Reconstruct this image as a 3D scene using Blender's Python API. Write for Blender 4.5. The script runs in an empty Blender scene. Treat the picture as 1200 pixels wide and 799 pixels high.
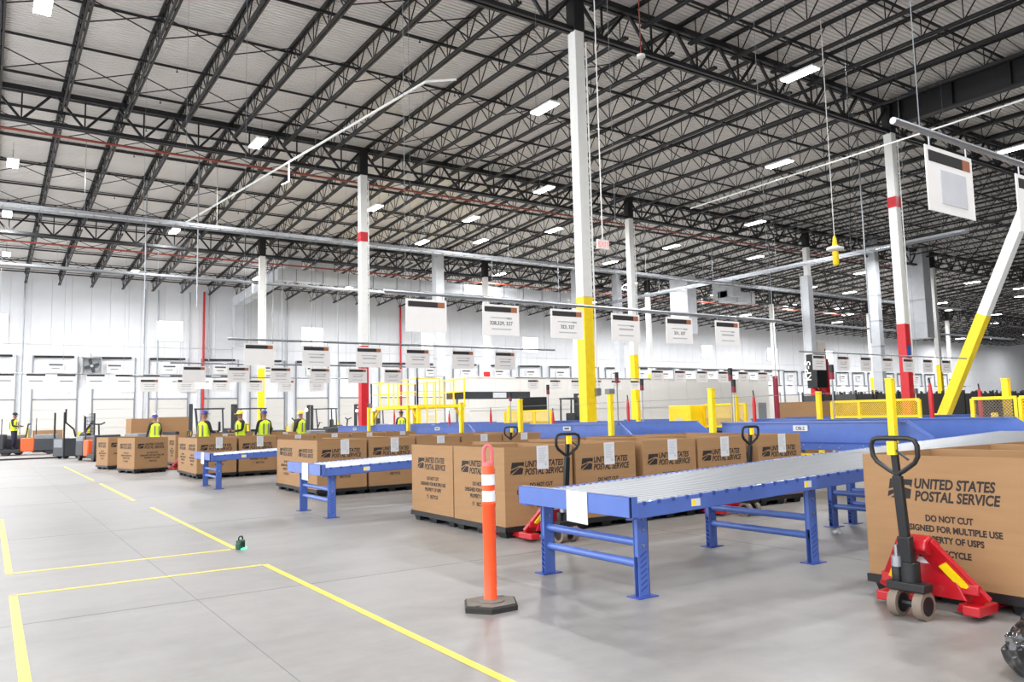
import bpy, math, random
from mathutils import Vector, Matrix
random.seed(7)
R = math.radians
scene = bpy.context.scene
C = scene.collection

# ------------------------------------------------------------------ camera, world, exposure
CAM_H = 1.38
cam_data = bpy.data.cameras.new('camera')
cam_data.sensor_width = 36.0
cam_data.lens = 918.48 / 1200.0 * 36.0
cam_data.clip_end = 600
cam = bpy.data.objects.new('camera', cam_data)
C.objects.link(cam)
rx = Vector((0.83043881, -0.55661731, -0.02342119))
dn = Vector((0.03433592, 0.09309715, -0.99506480))
fw = Vector((0.55605074, 0.82553625, 0.09642346))
m3 = Matrix((rx, -dn, -fw)).transposed()
cam.matrix_world = Matrix.Translation((0, 0, CAM_H)) @ m3.to_4x4()
scene.camera = cam

world = bpy.data.worlds.new('world'); scene.world = world
world.use_nodes = True
world.node_tree.nodes['Background'].inputs[0].default_value = (0.93, 0.96, 1.0, 1)
world.node_tree.nodes['Background'].inputs[1].default_value = 3.0
vs = scene.view_settings
vs.view_transform = 'Standard'; vs.look = 'None'; vs.gamma = 1.0; vs.use_curve_mapping = False
vs.exposure = 0.40
LAMP_W = 500.0

# ------------------------------------------------------------------ materials
def lin(c):
    return tuple(((v / 255.0) / 12.92 if v / 255.0 <= 0.04045 else ((v / 255.0 + 0.055) / 1.055) ** 2.4) for v in c)
MATS = {}
def mat(name, rgb, rough=0.5, metal=0.0, var=0.06, scale=6.0, bump=0.0, emit=0.0, coat=0.0, stretch=None):
    m = bpy.data.materials.new(name); m.use_nodes = True
    nt = m.node_tree; b = nt.nodes['Principled BSDF']
    c = lin(rgb)
    b.inputs['Roughness'].default_value = rough
    b.inputs['Metallic'].default_value = metal
    if coat: b.inputs['Coat Weight'].default_value = coat
    if emit:
        b.inputs['Base Color'].default_value = (*c, 1)
        b.inputs['Emission Color'].default_value = (*c, 1)
        b.inputs['Emission Strength'].default_value = emit
    else:
        tc = nt.nodes.new('ShaderNodeTexCoord')
        src = tc.outputs['Object']
        if stretch:
            mp = nt.nodes.new('ShaderNodeMapping'); mp.inputs['Scale'].default_value = stretch
            nt.links.new(src, mp.inputs[0]); src = mp.outputs[0]
        n = nt.nodes.new('ShaderNodeTexNoise'); n.inputs['Scale'].default_value = scale; n.inputs['Detail'].default_value = 4
        nt.links.new(src, n.inputs['Vector'])
        r = nt.nodes.new('ShaderNodeValToRGB')
        r.color_ramp.elements[0].position = 0.3; r.color_ramp.elements[1].position = 0.7
        r.color_ramp.elements[0].color = (*[max(0, v * (1 - var)) for v in c], 1)
        r.color_ramp.elements[1].color = (*[min(1, v * (1 + var)) for v in c], 1)
        nt.links.new(n.outputs['Fac'], r.inputs[0]); nt.links.new(r.outputs[0], b.inputs['Base Color'])
        if bump:
            bp = nt.nodes.new('ShaderNodeBump'); bp.inputs['Strength'].default_value = bump; bp.inputs['Distance'].default_value = 0.02
            nt.links.new(n.outputs['Fac'], bp.inputs['Height']); nt.links.new(bp.outputs[0], b.inputs['Normal'])
    MATS[name] = m
    return m
mat('white_paint', (232, 232, 228), 0.45, var=0.03)
mat('wall_panel', (224, 226, 229), 0.5, var=0.02, scale=1.5)
mat('deck', (226, 223, 219), 0.55, 0.15, var=0.05, scale=0.6)
mat('black_steel', (21, 21, 23), 0.5, 0.0, var=0.15)
mat('galv', (158, 161, 165), 0.35, 0.75, var=0.1, scale=9)
mat('zinc_roller', (176, 180, 184), 0.38, 0.9, var=0.05)
mat('blue', (76, 105, 178), 0.34, var=0.05, coat=0.2)
mat('blue_dark', (48, 72, 150), 0.42, var=0.06)
mat('yellow', (250, 214, 18), 0.42, var=0.05)
mat('yellow_tape', (246, 214, 56), 0.4, var=0.08, scale=14)
mat('red_paint', (196, 22, 34), 0.4, var=0.06)
mat('jack_red', (178, 18, 30), 0.33, var=0.06, coat=0.3)
mat('sprinkler_red', (150, 72, 58), 0.5, var=0.08)
mat('orange', (240, 84, 36), 0.45, var=0.04)
mat('truck_orange', (226, 90, 34), 0.45, var=0.05)
mat('pink_loop', (214, 104, 112), 0.5, var=0.05)
mat('reflective', (236, 236, 238), 0.4, var=0.04, scale=60)
mat('rubber', (42, 40, 38), 0.75, var=0.15)
mat('black_plastic', (22, 23, 25), 0.45, var=0.15)
mat('rubber_top', (112, 106, 98), 0.8, var=0.12, scale=18)
mat('carton', (153, 117, 79), 0.78, var=0.05, scale=3.0, stretch=(1, 1, 9))
mat('carton_edge', (206, 160, 110), 0.85, var=0.1, scale=40)
mat('ink', (34, 29, 27), 0.75, var=0.1)
mat('paper', (204, 205, 208), 0.7, var=0.02)
mat('print_grey', (168, 170, 172), 0.7, var=0.05)
mat('print_dark', (84, 86, 90), 0.7, var=0.05)
mat('sign_white', (226, 223, 220), 0.55, var=0.02)
mat('sign_black', (38, 34, 36), 0.55, var=0.06)
mat('sign_brown', (152, 92, 62), 0.6, var=0.06)
mat('sleeve', (206, 206, 212), 0.18, var=0.05, coat=0.6)
mat('wheel_tan', (122, 108, 96), 0.6, var=0.1)
mat('grey_body', (120, 124, 128), 0.5, var=0.06)
mat('dark_body', (46, 49, 55), 0.5, var=0.08)
mat('cream_body', (222, 218, 204), 0.45, var=0.04)
mat('beige_box', (206, 200, 190), 0.5, var=0.03)
mat('office', (204, 201, 195), 0.55, var=0.02, scale=1)
mat('hi_vis', (206, 232, 40), 0.7, var=0.06)
mat('vest_grey', (120, 118, 112), 0.7, var=0.06)
mat('cloth_navy', (38, 42, 62), 0.85, var=0.1)
mat('cloth_dark', (36, 34, 36), 0.85, var=0.1)
mat('skin', (142, 100, 78), 0.55, var=0.05)
mat('helmet_blue', (46, 58, 140), 0.35, var=0.04)
mat('helmet_yellow', (240, 210, 40), 0.35, var=0.04)
mat('cap_black', (28, 28, 30), 0.8, var=0.08)
mat('bag', (16, 17, 20), 0.16, var=0.2, scale=10, bump=0.5, coat=0.6)
mat('green_tool', (20, 78, 50), 0.4, var=0.08)
mat('laser_green', (60, 255, 170), emit=6)
mat('exit_red', (236, 120, 116), emit=0.8)
mat('beacon', (255, 226, 190), emit=8)
mat('lamp', (250, 252, 255), emit=22)
mat('daylight', (250, 252, 255), emit=3.2)
mat('fan_grey', (170, 172, 172), 0.5, var=0.06)
mat('tag_green', (30, 120, 80), 0.5)
mat('blue_tag', (40, 96, 180), 0.4)
mat('maroon', (128, 26, 46), 0.45, var=0.06)
mat('bin_dark', (62, 62, 60), 0.6, var=0.3, scale=14)
mat('joint', (106, 104, 102), 0.45, var=0.1)

def floor_material():
    m = bpy.data.materials.new('polished_concrete'); m.use_nodes = True
    nt = m.node_tree; b = nt.nodes['Principled BSDF']; L = nt.links
    tc = nt.nodes.new('ShaderNodeTexCoord')
    def noise(scale, detail, stretch=None):
        n = nt.nodes.new('ShaderNodeTexNoise'); n.inputs['Scale'].default_value = scale; n.inputs['Detail'].default_value = detail
        n.inputs['Roughness'].default_value = 0.62
        if stretch:
            mp = nt.nodes.new('ShaderNodeMapping'); mp.inputs['Scale'].default_value = stretch
            L.new(tc.outputs['Object'], mp.inputs[0]); L.new(mp.outputs[0], n.inputs['Vector'])
        else: L.new(tc.outputs['Object'], n.inputs['Vector'])
        return n
    big, fine, streak = noise(0.35, 6), noise(5.0, 8), noise(1.0, 5, (0.35, 2.4, 1))
    mix1 = nt.nodes.new('ShaderNodeMath'); mix1.operation = 'ADD'
    mix2 = nt.nodes.new('ShaderNodeMath'); mix2.operation = 'MULTIPLY_ADD'; mix2.inputs[1].default_value = 0.35
    L.new(fine.outputs['Fac'], mix2.inputs[0]); L.new(big.outputs['Fac'], mix2.inputs[2])
    mul = nt.nodes.new('ShaderNodeMath'); mul.operation = 'MULTIPLY'; mul.inputs[1].default_value = 0.5
    L.new(streak.outputs['Fac'], mul.inputs[0]); L.new(mix2.outputs[0], mix1.inputs[0]); L.new(mul.outputs[0], mix1.inputs[1])
    r = nt.nodes.new('ShaderNodeValToRGB')
    r.color_ramp.elements[0].position = 0.62; r.color_ramp.elements[1].position = 1.2
    r.color_ramp.elements[0].color = (*lin((108, 105, 102)), 1)
    r.color_ramp.elements[1].color = (*lin((142, 139, 136)), 1)
    L.new(mix1.outputs[0], r.inputs[0]); L.new(r.outputs[0], b.inputs['Base Color'])
    rr = nt.nodes.new('ShaderNodeMapRange'); rr.inputs['From Min'].default_value = 0.5; rr.inputs['From Max'].default_value = 1.2
    rr.inputs['To Min'].default_value = 0.33; rr.inputs['To Max'].default_value = 0.52
    L.new(mix1.outputs[0], rr.inputs[0]); L.new(rr.outputs[0], b.inputs['Roughness'])
    bp = nt.nodes.new('ShaderNodeBump'); bp.inputs['Strength'].default_value = 0.06; bp.inputs['Distance'].default_value = 0.01
    L.new(fine.outputs['Fac'], bp.inputs['Height']); L.new(bp.outputs[0], b.inputs['Normal'])
    MATS['floor'] = m
floor_material()

# ------------------------------------------------------------------ mesh builder
class MB:
    def __init__(self): self.v = []; self.f = []
    def add(self, vs, fs):
        o = len(self.v); self.v += [tuple(p) for p in vs]; self.f += [tuple(i + o for i in f) for f in fs]; return self
    def box(self, a, b):
        x0, y0, z0 = a; x1, y1, z1 = b
        return self.add([(x0,y0,z0),(x1,y0,z0),(x1,y1,z0),(x0,y1,z0),(x0,y0,z1),(x1,y0,z1),(x1,y1,z1),(x0,y1,z1)],
                        [(0,3,2,1),(4,5,6,7),(0,1,5,4),(1,2,6,5),(2,3,7,6),(3,0,4,7)])
    def bar(self, p, q, w, h, up=(0,0,1)):
        p, q = Vector(p), Vector(q); d = (q - p).normalized(); u = Vector(up)
        if abs(d.dot(u)) > 0.99: u = Vector((1, 0, 0))
        s = d.cross(u).normalized(); t = s.cross(d).normalized()
        s *= w / 2; t *= h / 2
        vs = [p - s - t, p + s - t, p + s + t, p - s + t, q - s - t, q + s - t, q + s + t, q - s + t]
        return self.add(vs, [(3,2,1,0),(4,5,6,7),(0,1,5,4),(1,2,6,5),(2,3,7,6),(3,0,4,7)])
    def cyl(self, p, q, r, n=12, r2=None):
        p, q = Vector(p), Vector(q); d = (q - p).normalized()
        u = Vector((0,0,1)) if abs(d.z) < 0.95 else Vector((1,0,0))
        s = d.cross(u).normalized(); t = d.cross(s).normalized(); r2 = r if r2 is None else r2
        vs = []
        for i in range(n):
            a = 2 * math.pi * i / n; vs.append(p + (s * math.cos(a) + t * math.sin(a)) * r)
        for i in range(n):
            a = 2 * math.pi * i / n; vs.append(q + (s * math.cos(a) + t * math.sin(a)) * r2)
        fs = [(i, i + n, (i + 1) % n + n, (i + 1) % n) for i in range(n)]
        fs += [tuple(range(n)), tuple(range(2 * n - 1, n - 1, -1))]
        return self.add(vs, fs)
    def tube(self, pts, r, n=8):
        pts = [Vector(p) for p in pts]; m = len(pts); rings = []; prev = None
        for i, p in enumerate(pts):
            d = (pts[min(i + 1, m - 1)] - pts[max(i - 1, 0)]).normalized()
            if prev is None:
                u = Vector((0,0,1)) if abs(d.z) < 0.9 else Vector((1,0,0))
                s = d.cross(u).normalized()
            else:
                s = (prev - d * prev.dot(d)).normalized()
            prev = s; t = d.cross(s)
            rings.append([p + (s * math.cos(2*math.pi*k/n) + t * math.sin(2*math.pi*k/n)) * r for k in range(n)])
        vs = [v for g in rings for v in g]; fs = []
        for i in range(m - 1):
            for k in range(n):
                fs.append((i*n+k, i*n+(k+1)%n, (i+1)*n+(k+1)%n, (i+1)*n+k))
        fs += [tuple(range(n-1, -1, -1)), tuple(range((m-1)*n, m*n))]
        return self.add(vs, fs)
    def prism(self, poly, axis, a, b):
        n = len(poly)
        def P(u, v, w): return {'x': (w, u, v), 'y': (u, w, v), 'z': (u, v, w)}[axis]
        vs = [P(u, v, a) for u, v in poly] + [P(u, v, b) for u, v in poly]
        fs = [(i, (i+1) % n, (i+1) % n + n, i + n) for i in range(n)] + [tuple(range(n-1, -1, -1)), tuple(range(n, 2*n))]
        return self.add(vs, fs)
    def lathe(self, prof, n=20, c=(0,0,0)):
        vs = []; m = len(prof)
        for r, z in prof:
            for i in range(n):
                a = 2*math.pi*i/n; vs.append((c[0]+r*math.cos(a), c[1]+r*math.sin(a), c[2]+z))
        fs = [(j*n+i, j*n+(i+1)%n, (j+1)*n+(i+1)%n, (j+1)*n+i) for j in range(m-1) for i in range(n)]
        fs += [tuple(range(n-1, -1, -1)), tuple(range((m-1)*n, m*n))]
        return self.add(vs, fs)
    def mesh(self, name, m, smooth=True):
        me = bpy.data.meshes.new(name); me.from_pydata(self.v, [], self.f); me.validate()
        if smooth:
            me.polygons.foreach_set('use_smooth', [True] * len(me.polygons)); me.set_sharp_from_angle(angle=0.7)
        me.materials.append(MATS[m]); me.update()
        return me
    def build(self, name, m, parent=None, smooth=True, bevel=0.0):
        return ob(name, self.mesh(name, m, smooth), parent, bevel=bevel)
def ob(name, me, parent=None, loc=(0,0,0), rot=(0,0,0), bevel=0.0):
    o = bpy.data.objects.new(name, me); C.objects.link(o); o.location = loc; o.rotation_euler = rot
    if parent: o.parent = parent
    if bevel:
        b = o.modifiers.new('bevel', 'BEVEL'); b.width = bevel; b.segments = 2; b.limit_method = 'ANGLE'
    return o
def tag(o, label, cat, group=None, kind=None):
    o['label'] = label; o['category'] = cat
    if group: o['group'] = group
    if kind: o['kind'] = kind
    return o
def thing(name, label, cat, loc=(0,0,0), rotz=0.0, group=None):
    o = bpy.data.objects.new(name, None); C.objects.link(o); o.location = loc; o.rotation_euler = (0, 0, rotz)
    o.empty_display_size = 0.1
    return tag(o, label, cat, group)
def struct(name, parent=None):
    o = bpy.data.objects.new(name, None); C.objects.link(o); o['kind'] = 'structure'; o.empty_display_size = 0.1
    return o
def kids(o): return [c for c in o.children]
def dup(src, loc, rotz=0.0, label=None, group=None):
    r = src.copy(); C.objects.link(r); r.location = loc; r.rotation_euler = (0, 0, rotz)
    if label: r['label'] = label
    if group: r['group'] = group
    for ch in kids(src):
        c = ch.copy(); C.objects.link(c); c.parent = r
        for g in kids(ch):
            d = g.copy(); C.objects.link(d); d.parent = c
    return r
def text_mesh(body, size, m, align='LEFT', shear=0.0, bold=0.0, spacing=1.0, line=1.0, word=1.0, extrude=0.0008):
    cu = bpy.data.curves.new('text', 'FONT'); cu.body = body; cu.size = size; cu.align_x = align
    cu.shear = shear; cu.offset = bold; cu.space_character = spacing; cu.space_line = line; cu.space_word = word
    cu.extrude = extrude; cu.resolution_u = 3
    o = bpy.data.objects.new('text', cu); C.objects.link(o)
    dg = bpy.context.evaluated_depsgraph_get(); dg.update()
    me = bpy.data.meshes.new_from_object(o.evaluated_get(dg)); bpy.data.objects.remove(o); bpy.data.curves.remove(cu)
    me.materials.clear(); me.materials.append(MATS[m]); return me
ORD = ['first', 'second', 'third', 'fourth', 'fifth', 'sixth', 'seventh', 'eighth', 'ninth', 'tenth', 'eleventh', 'twelfth', 'thirteenth', 'fourteenth']

# ------------------------------------------------------------------ building grid (metres)
CX0, CY0, BX, BY = 13.6, 16.58, 15.84, 15.2
WALL_Y = 62.2
def deck_z(y): return 13.62 if y <= 31.8 else 13.62 - (y - 31.8) * 0.0545
XMAX = 150.0

# floor -------------------------------------------------------------
fl = MB().box((-15, -30, -0.3), (XMAX + 2, WALL_Y + 0.4, 0)).build('floor', 'floor', smooth=False); fl['kind'] = 'structure'
jx = MB().box((-15, -0.0025, 0.0002), (XMAX, 0.0025, 0.0012)).mesh('control_joint', 'joint', False)
for k in range(-2, 10):
    ob('control_joint', jx, fl, (0, 1.62 + 5.07 * k, 0))
jy = MB().box((-0.0025, -30, 0.0002), (0.0025, WALL_Y, 0.0012)).mesh('control_joint', 'joint', False)
for k in range(-2, 14):
    ob('control_joint', jy, fl, (1.45 + 5.28 * k, 0, 0))

# back wall of vertical insulated panels --------------------------------
wb = MB().box((-15, WALL_Y + 0.1, 0), (XMAX + 2, WALL_Y + 0.4, 13.2)).build('wall_back', 'wall_panel', smooth=False); wb['kind'] = 'structure'
PW = 1.21
p_lo = MB().box((0.006, -0.1, 0), (PW - 0.006, 0, 7.06)).mesh('wall_panel', 'wall_panel', False)
p_hi = MB().box((0.006, -0.1, 7.08), (PW - 0.006, 0, 12.6)).mesh('wall_panel', 'wall_panel', False)
n = 0
x = -4.84
while x < 135:
    for me in (p_lo, p_hi):
        ob('wall_panel', me, wb, (x, WALL_Y + 0.1, 0))
    x += PW
wr = MB().box((XMAX + 0.1, -30, 0), (XMAX + 0.5, WALL_Y + 0.4, 13.8)).build('wall_right', 'wall_panel', smooth=False); wr['kind'] = 'structure'

wf = MB().box((-15, -30.4, 0), (XMAX + 2, -30, 13.8)).build('wall_front_blocker', 'wall_panel', smooth=False); wf['kind'] = 'structure'  # unseen wall added behind the camera to keep sky light off box fronts
# ceiling: ribbed steel deck -------------------------------------------
mb = MB(); ys = []; y = -30.4; i = 0
pr = []
while y < WALL_Y + 0.2:
    pr += [(y, 0.0), (y + 0.09, 0.0), (y + 0.105, 0.045), (y + 0.145, 0.045)]; y += 0.16
vsx = []
for (yy, dz) in pr: vsx += [(-15, yy, deck_z(yy) + dz), (XMAX, yy, deck_z(yy) + dz)]
mb.add(vsx, [(2*i, 2*i+1, 2*i+3, 2*i+2) for i in range(len(pr) - 1)])
ceil = mb.build('ceiling', 'deck', smooth=False); ceil['kind'] = 'structure'
roof = MB().add([(-15,-30.4,13.75),(XMAX,-30.4,13.75),(XMAX,31.8,13.75),(-15,31.8,13.75),(-15,WALL_Y+.4,12.1),(XMAX,WALL_Y+.4,12.1)], [(0,1,2,3),(3,2,5,4)]).build('roof_skin', 'deck', ceil, smooth=False)

# open-web joists
def joist_mesh():
    mb = MB(); L, h, n = BY, 0.84, 12; p = L / n
    for sx in (-1, 1):
        mb.box((sx*0.05 - 0.03, 0, -0.08), (sx*0.05 + 0.03, L, 0)); mb.box((sx*0.05 - 0.03, 0.35, -h), (sx*0.05 + 0.03, L - 0.35, -h + 0.075))
    for k in range(n):
        y0 = k * p; ym = y0 + p / 2
        mb.bar((0, y0 + 0.03, -0.04), (0, ym, -h + 0.03), 0.03, 0.03); mb.bar((0, ym, -h + 0.03), (0, y0 + p - 0.03, -0.04), 0.03, 0.03)
        mb.bar((0, ym, -h + 0.03), (0, ym, -0.04), 0.025, 0.025)
    return mb.mesh('joist', 'black_steel', False)
JM = joist_mesh()
JX = [13.9 + 1.98 * k for k in range(-11, 65)]
bays = [(1.38, 16.58, 12.0, 46.0), (16.58, 31.78, -8, 86.0), (31.78, 46.98, -8, 128.0), (46.98, 62.18, -8, 142.0)]
for (ya, yb, xa, xb) in bays:
    sl = math.atan2(deck_z(yb) - deck_z(ya), yb - ya)
    for X in JX:
        if xa <= X <= xb:
            ob('joist', JM, ceil, (X, ya, deck_z(ya) - 0.005), (sl, 0, 0))
# joist girders along the column lines
def girder_mesh():
    mb = MB(); L, h, n = BX, 1.28, 8; p = L / n
    for sy in (-1, 1):
        mb.box((0, sy*0.1 - 0.06, -0.19), (L, sy*0.1 + 0.06, 0)); mb.box((0, sy*0.09 - 0.05, -h), (L, sy*0.09 + 0.05, -h + 0.13))
    for k in range(n):
        xm = k * p + p / 2
        mb.bar((k*p + 0.05, 0, -0.1), (xm, 0, -h + 0.07), 0.08, 0.08, (0,1,0)); mb.bar((xm, 0, -h + 0.07), (k*p + p - 0.05, 0, -0.1), 0.08, 0.08, (0,1,0))
        mb.bar((xm, 0, -h + 0.07), (xm, 0, -0.1), 0.05, 0.05)
    return mb.mesh('girder', 'black_steel', False)
GM = girder_mesh()
for j, i0, i1 in ((0, -1, 4), (1, -1, 7), (2, -1, 8)):
    yy = CY0 + BY * j
    for i in range(i0, i1):
        ob('girder', GM, ceil, (CX0 + BX * i, yy, deck_z(yy) - 0.17))
# sprinkler branch lines with heads, and cross bridging between joists
head = MB().cyl((0,0,-0.12), (0,0,0), 0.014, 6).cyl((0,0,-0.13), (0,0,-0.12), 0.035, 8).mesh('sprinkler_head', 'black_steel')
for q in range(2, 20):
    yy = 2.9 + 3.04 * q
    xa = -8 if yy > 16 else 12; xb = min(142, max(46, yy * 2.7))
    p = MB().cyl((xa, 0, 0), (xb, 0, 0), 0.045, 8).build('sprinkler_line', 'black_steel', ceil); p.location = (0, yy, deck_z(yy) - 0.28)
    p2 = MB().bar((xa, 0, 0), (xb, 0, 0), 0.04, 0.04).build('bridging_rail', 'black_steel', ceil); p2.location = (0, yy + 0.45, deck_z(yy) - 0.07)
    if yy < 47:
        hm = MB()
        xx = xa + 1.0
        while xx < min(xb, 45):
            hm.cyl((xx,0,-0.13), (xx,0,0), 0.014, 6).cyl((xx,0,-0.15), (xx,0,-0.13), 0.04, 6); xx += 3.0
        h = hm.build('sprinkler_head_row', 'black_steel', p); h['kind'] = 'stuff'
for yy, xa, xb in ((19.5, 2, 60), (24.2, -8, 80), (28.8, -8, 84), (34.5, -8, 100), (39.4, -8, 110), (44.2, -8, 110), (52, -8, 120), (57.2, -8, 120)):
    mb = MB(); z = deck_z(yy)
    for X in JX:
        if xa <= X <= xb:
            mb.bar((X, yy, z - 0.08), (X + 1.98, yy, z - 0.8), 0.03, 0.03); mb.bar((X, yy + 0.05, z - 0.8), (X + 1.98, yy + 0.05, z - 0.08), 0.03, 0.03)
    b = mb.build('cross_bridging', 'black_steel', ceil, smooth=False); b['kind'] = 'stuff'
# main sprinkler pipes in red and the plate girder with its chevron brace
for yy, z, xa, xb in ((33.3, 12.35, -8, 60), (48.6, 11.3, -8, 80)):
    t = tag(MB().cyl((xa, yy, z), (xb, yy, z), 0.05, 10).build('sprinkler_main', 'sprinkler_red'),
            ['red sprinkler main running beside the girder of the red-based column', 'red sprinkler main high up near the dock wall'][yy > 40], 'pipe')
pg = MB().box((-0.2, 0, -0.06), (0.2, 15.2, 0)).box((-0.2, 0, -1.0), (0.2, 15.2, -0.94)).box((-0.02, 0, -0.95), (0.02, 15.2, -0.05))
for k in range(8): pg.box((-0.18, 0.6 + 2 * k, -0.95), (0.18, 0.63 + 2 * k, -0.05))
o = pg.build('plate_girder', 'black_steel', ceil, smooth=False); o.location = (CX0 + BX, 1.4, 13.42)

# ------------------------------------------------------------------ columns
def column(i, j, colour, extra):
    X, Y = CX0 + BX * i, CY0 + BY * j
    top = deck_z(Y) - 1.42
    col = {'Y': 'yellow', 'R': 'red_paint', 'M': 'maroon'}[colour]
    t = thing('steel_column', f"white steel column with {'yellow' if colour == 'Y' else 'red'} painted base, {extra}", 'column', (X, Y, 0), 0, 'roof columns')
    w = 0.165
    MB().box((-w, -w, 4.6), (w, w, top)).build('shaft', 'white_paint', t, bevel=0.015)
    MB().box((-w - .004, -w - .004, 0.03), (w + .004, w + .004, 4.6)).build('painted_base', col, t, bevel=0.015)
    MB().box((-w - .02, -w - .02, top), (w + .02, w + .02, deck_z(Y) - 0.3)).build('cap', 'black_steel', t, bevel=0.01)
    MB().box((-0.3, -0.3, 0), (0.3, 0.3, 0.03)).build('base_plate', 'black_steel', t)
    if i < 2:
        MB().cyl((w + 0.03, -w - 0.03, 1.6), (w + 0.03, -w - 0.03, top - 0.3), 0.022, 8).build('conduit', 'white_paint', t)
        if (i, j) != (1, 1):
            MB().box((w - 0.05, -w - 0.09, 1.9), (w + 0.11, -w - 0.005, 2.1)).build('junction_box', 'galv', t)
    if (i, j) in ((0, 1), (1, 0), (2, 1)):
        b = MB()
        b.box((-w - .012, -w - .012, 9.2), (w + .012, w + .012, 9.62)).build('marker_band', 'red_paint', t)
        if (i, j) == (1, 0): MB().box((-0.13, -w - .012, 3.35), (0.13, -w - .006, 3.75)).build('blue_notice', 'blue_tag', t)
    return t
names = {(0,0): 'standing behind the nearest blue belt', (0,1): 'between blue belts and the yellow work platform', (0,2): 'farthest of its line before the dock wall',
         (1,0): 'beside the big diagonal brace', (1,1): 'rising behind the yellow mesh guards', (1,2): 'behind the white modular office',
         (2,1): 'carrying the hanging black marker box', (2,2): 'slim, behind the modular office roof', (3,1): 'beyond the diagonal brace by the silver duct',
         (3,2): 'slim and far, right of the office block', (4,2): 'slim, far beyond the black marker box', (5,2): 'small, far behind the diagonal brace',
         (1,3): 'against the dock wall behind the platform', (4,1): 'far off past the brace foot'}
for (i, j), ex in names.items():
    if j == 3: continue
    column(i, j, 'Y' if (i + j) % 2 == 0 else ('M' if i >= 3 else 'R'), ex)
# chevron brace: two inclined box members in the plane X = 29.4
def brace(y0, y1, label):
    t = thing('diagonal_brace', label, 'brace', (CX0 + BX, 0, 0))
    a, b = Vector((0, y0, 0.05)), Vector((0, y1, 12.38)); s = 4.55 / 12.33
    mid = a + (b - a) * s
    MB().bar(a, mid, 0.36, 0.36, (1,0,0)).build('painted_base', 'yellow', t, bevel=0.015)
    MB().bar(mid, b, 0.35, 0.35, (1,0,0)).build('shaft', 'white_paint', t, bevel=0.015)
    MB().box((-0.25, min(y0, y0 + .1) - 0.35, 0), (0.25, y0 + 0.35, 0.06)).build('gusset', 'yellow', t)
brace(15.75, 9.95, 'thick diagonal brace, yellow below and white above, beside the red-based column')

# ------------------------------------------------------------------ ceiling lights
def in_view(p):
    v = Vector(p) - Vector((0, 0, CAM_H)); z = v.dot(fw)
    if z < 0.5: return False
    u, w = v.dot(rx) / z * 918.5 + 600, v.dot(dn) / z * 918.5 + 399.5
    return -30 < u < 1230 and -30 < w < 830
L0 = thing('high_bay_light', 'bright white linear high-bay light hung below the roof joists', 'light', (0, 0, 0), 0, 'high-bay ceiling lights')
MB().box((-0.2, -0.62, 0.02), (0.2, 0.62, 0.09)).build('housing', 'white_paint', L0)
MB().box((-0.19, -0.6, 0.0), (0.19, 0.6, 0.02)).build('diffuser', 'lamp', L0)
hg = MB().cyl((0, 0, 0.08), (0, 0, 0.75), 0.006, 5).mesh('hanger', 'black_steel')
for sx in (-0.5, 0.5): ob('hanger', hg, L0, (0, sx, 0))
lamp_data = bpy.data.lights.new('high_bay_lamp', 'AREA'); lamp_data.shape = 'RECTANGLE'; lamp_data.size = 0.38; lamp_data.size_y = 1.2
lamp_data.energy = LAMP_W; lamp_data.color = (0.97, 0.98, 1.0); lamp_data.spread = R(170)
l = bpy.data.objects.new('high_bay_lamp', lamp_data); C.objects.link(l); l.location = (0, 0, -0.02); l.parent = L0
seen = [(16.1,21.5),(21.6,15.0),(28.8,21.3),(8.5,30.0),(22.0,29.6),(27.4,36.0),(21.8,36.1),(16.3,36.5),(0.62,37.3),(0.9,22.5),(36.7,29.0),
        (45.0,35.7),(21.8,41.9),(25.0,40.3),(50.3,29.2),(58.1,35.8),(8.3,45.1),(0.75,53.4),(36.0,14.9),(0.6,45.2),(53.9,47.1),(7.8,55.4),
        (36.5,41.5),(66,42),(73,48),(82,42),(66,54),(45,54),(30,54),(90,50),(98,44),(80,33.5),(95,56),(110,52),(15.5,54.5),(22.5,55),(37.5,55),(52,55),(59,55.5),(31,47.5),(43,46.5),(37,36),(74,56),(82,54),(66,48.5),(60,42),(103,56),(88,44),(-6.8,56),(72,34),(86,36),(98,37),(112,44),(125,52),(124,56),(138,56),(118,58),(78,50),(64,35.5),(106,48)]  # this line also holds fixtures added to brighten dock wall and far right
grid = [(-7, -7), (-7, 4), (29, 3), (-7, 14), (17, -8), (42, 5), (5, -6), (17, 3), (8, 1)]  # unseen off-frame fixtures, added to light the near floor and box fronts
spots = list(seen)
for g in grid:
    if not in_view((g[0], g[1], 12.2)) and all((g[0]-s[0])**2 + (g[1]-s[1])**2 > 9 for s in seen): spots.append(g)
for g in [(-7, 29.6), (-7, 37), (-7, 45)]: spots.append(g)
for k, (x, y) in enumerate(spots):
    z = 12.2 if y < 33 else min(12.2, deck_z(y) - 1.0)
    f = L0 if k == 0 else dup(L0, (x, y, z))
    f.location = (x, y, z)

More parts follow.
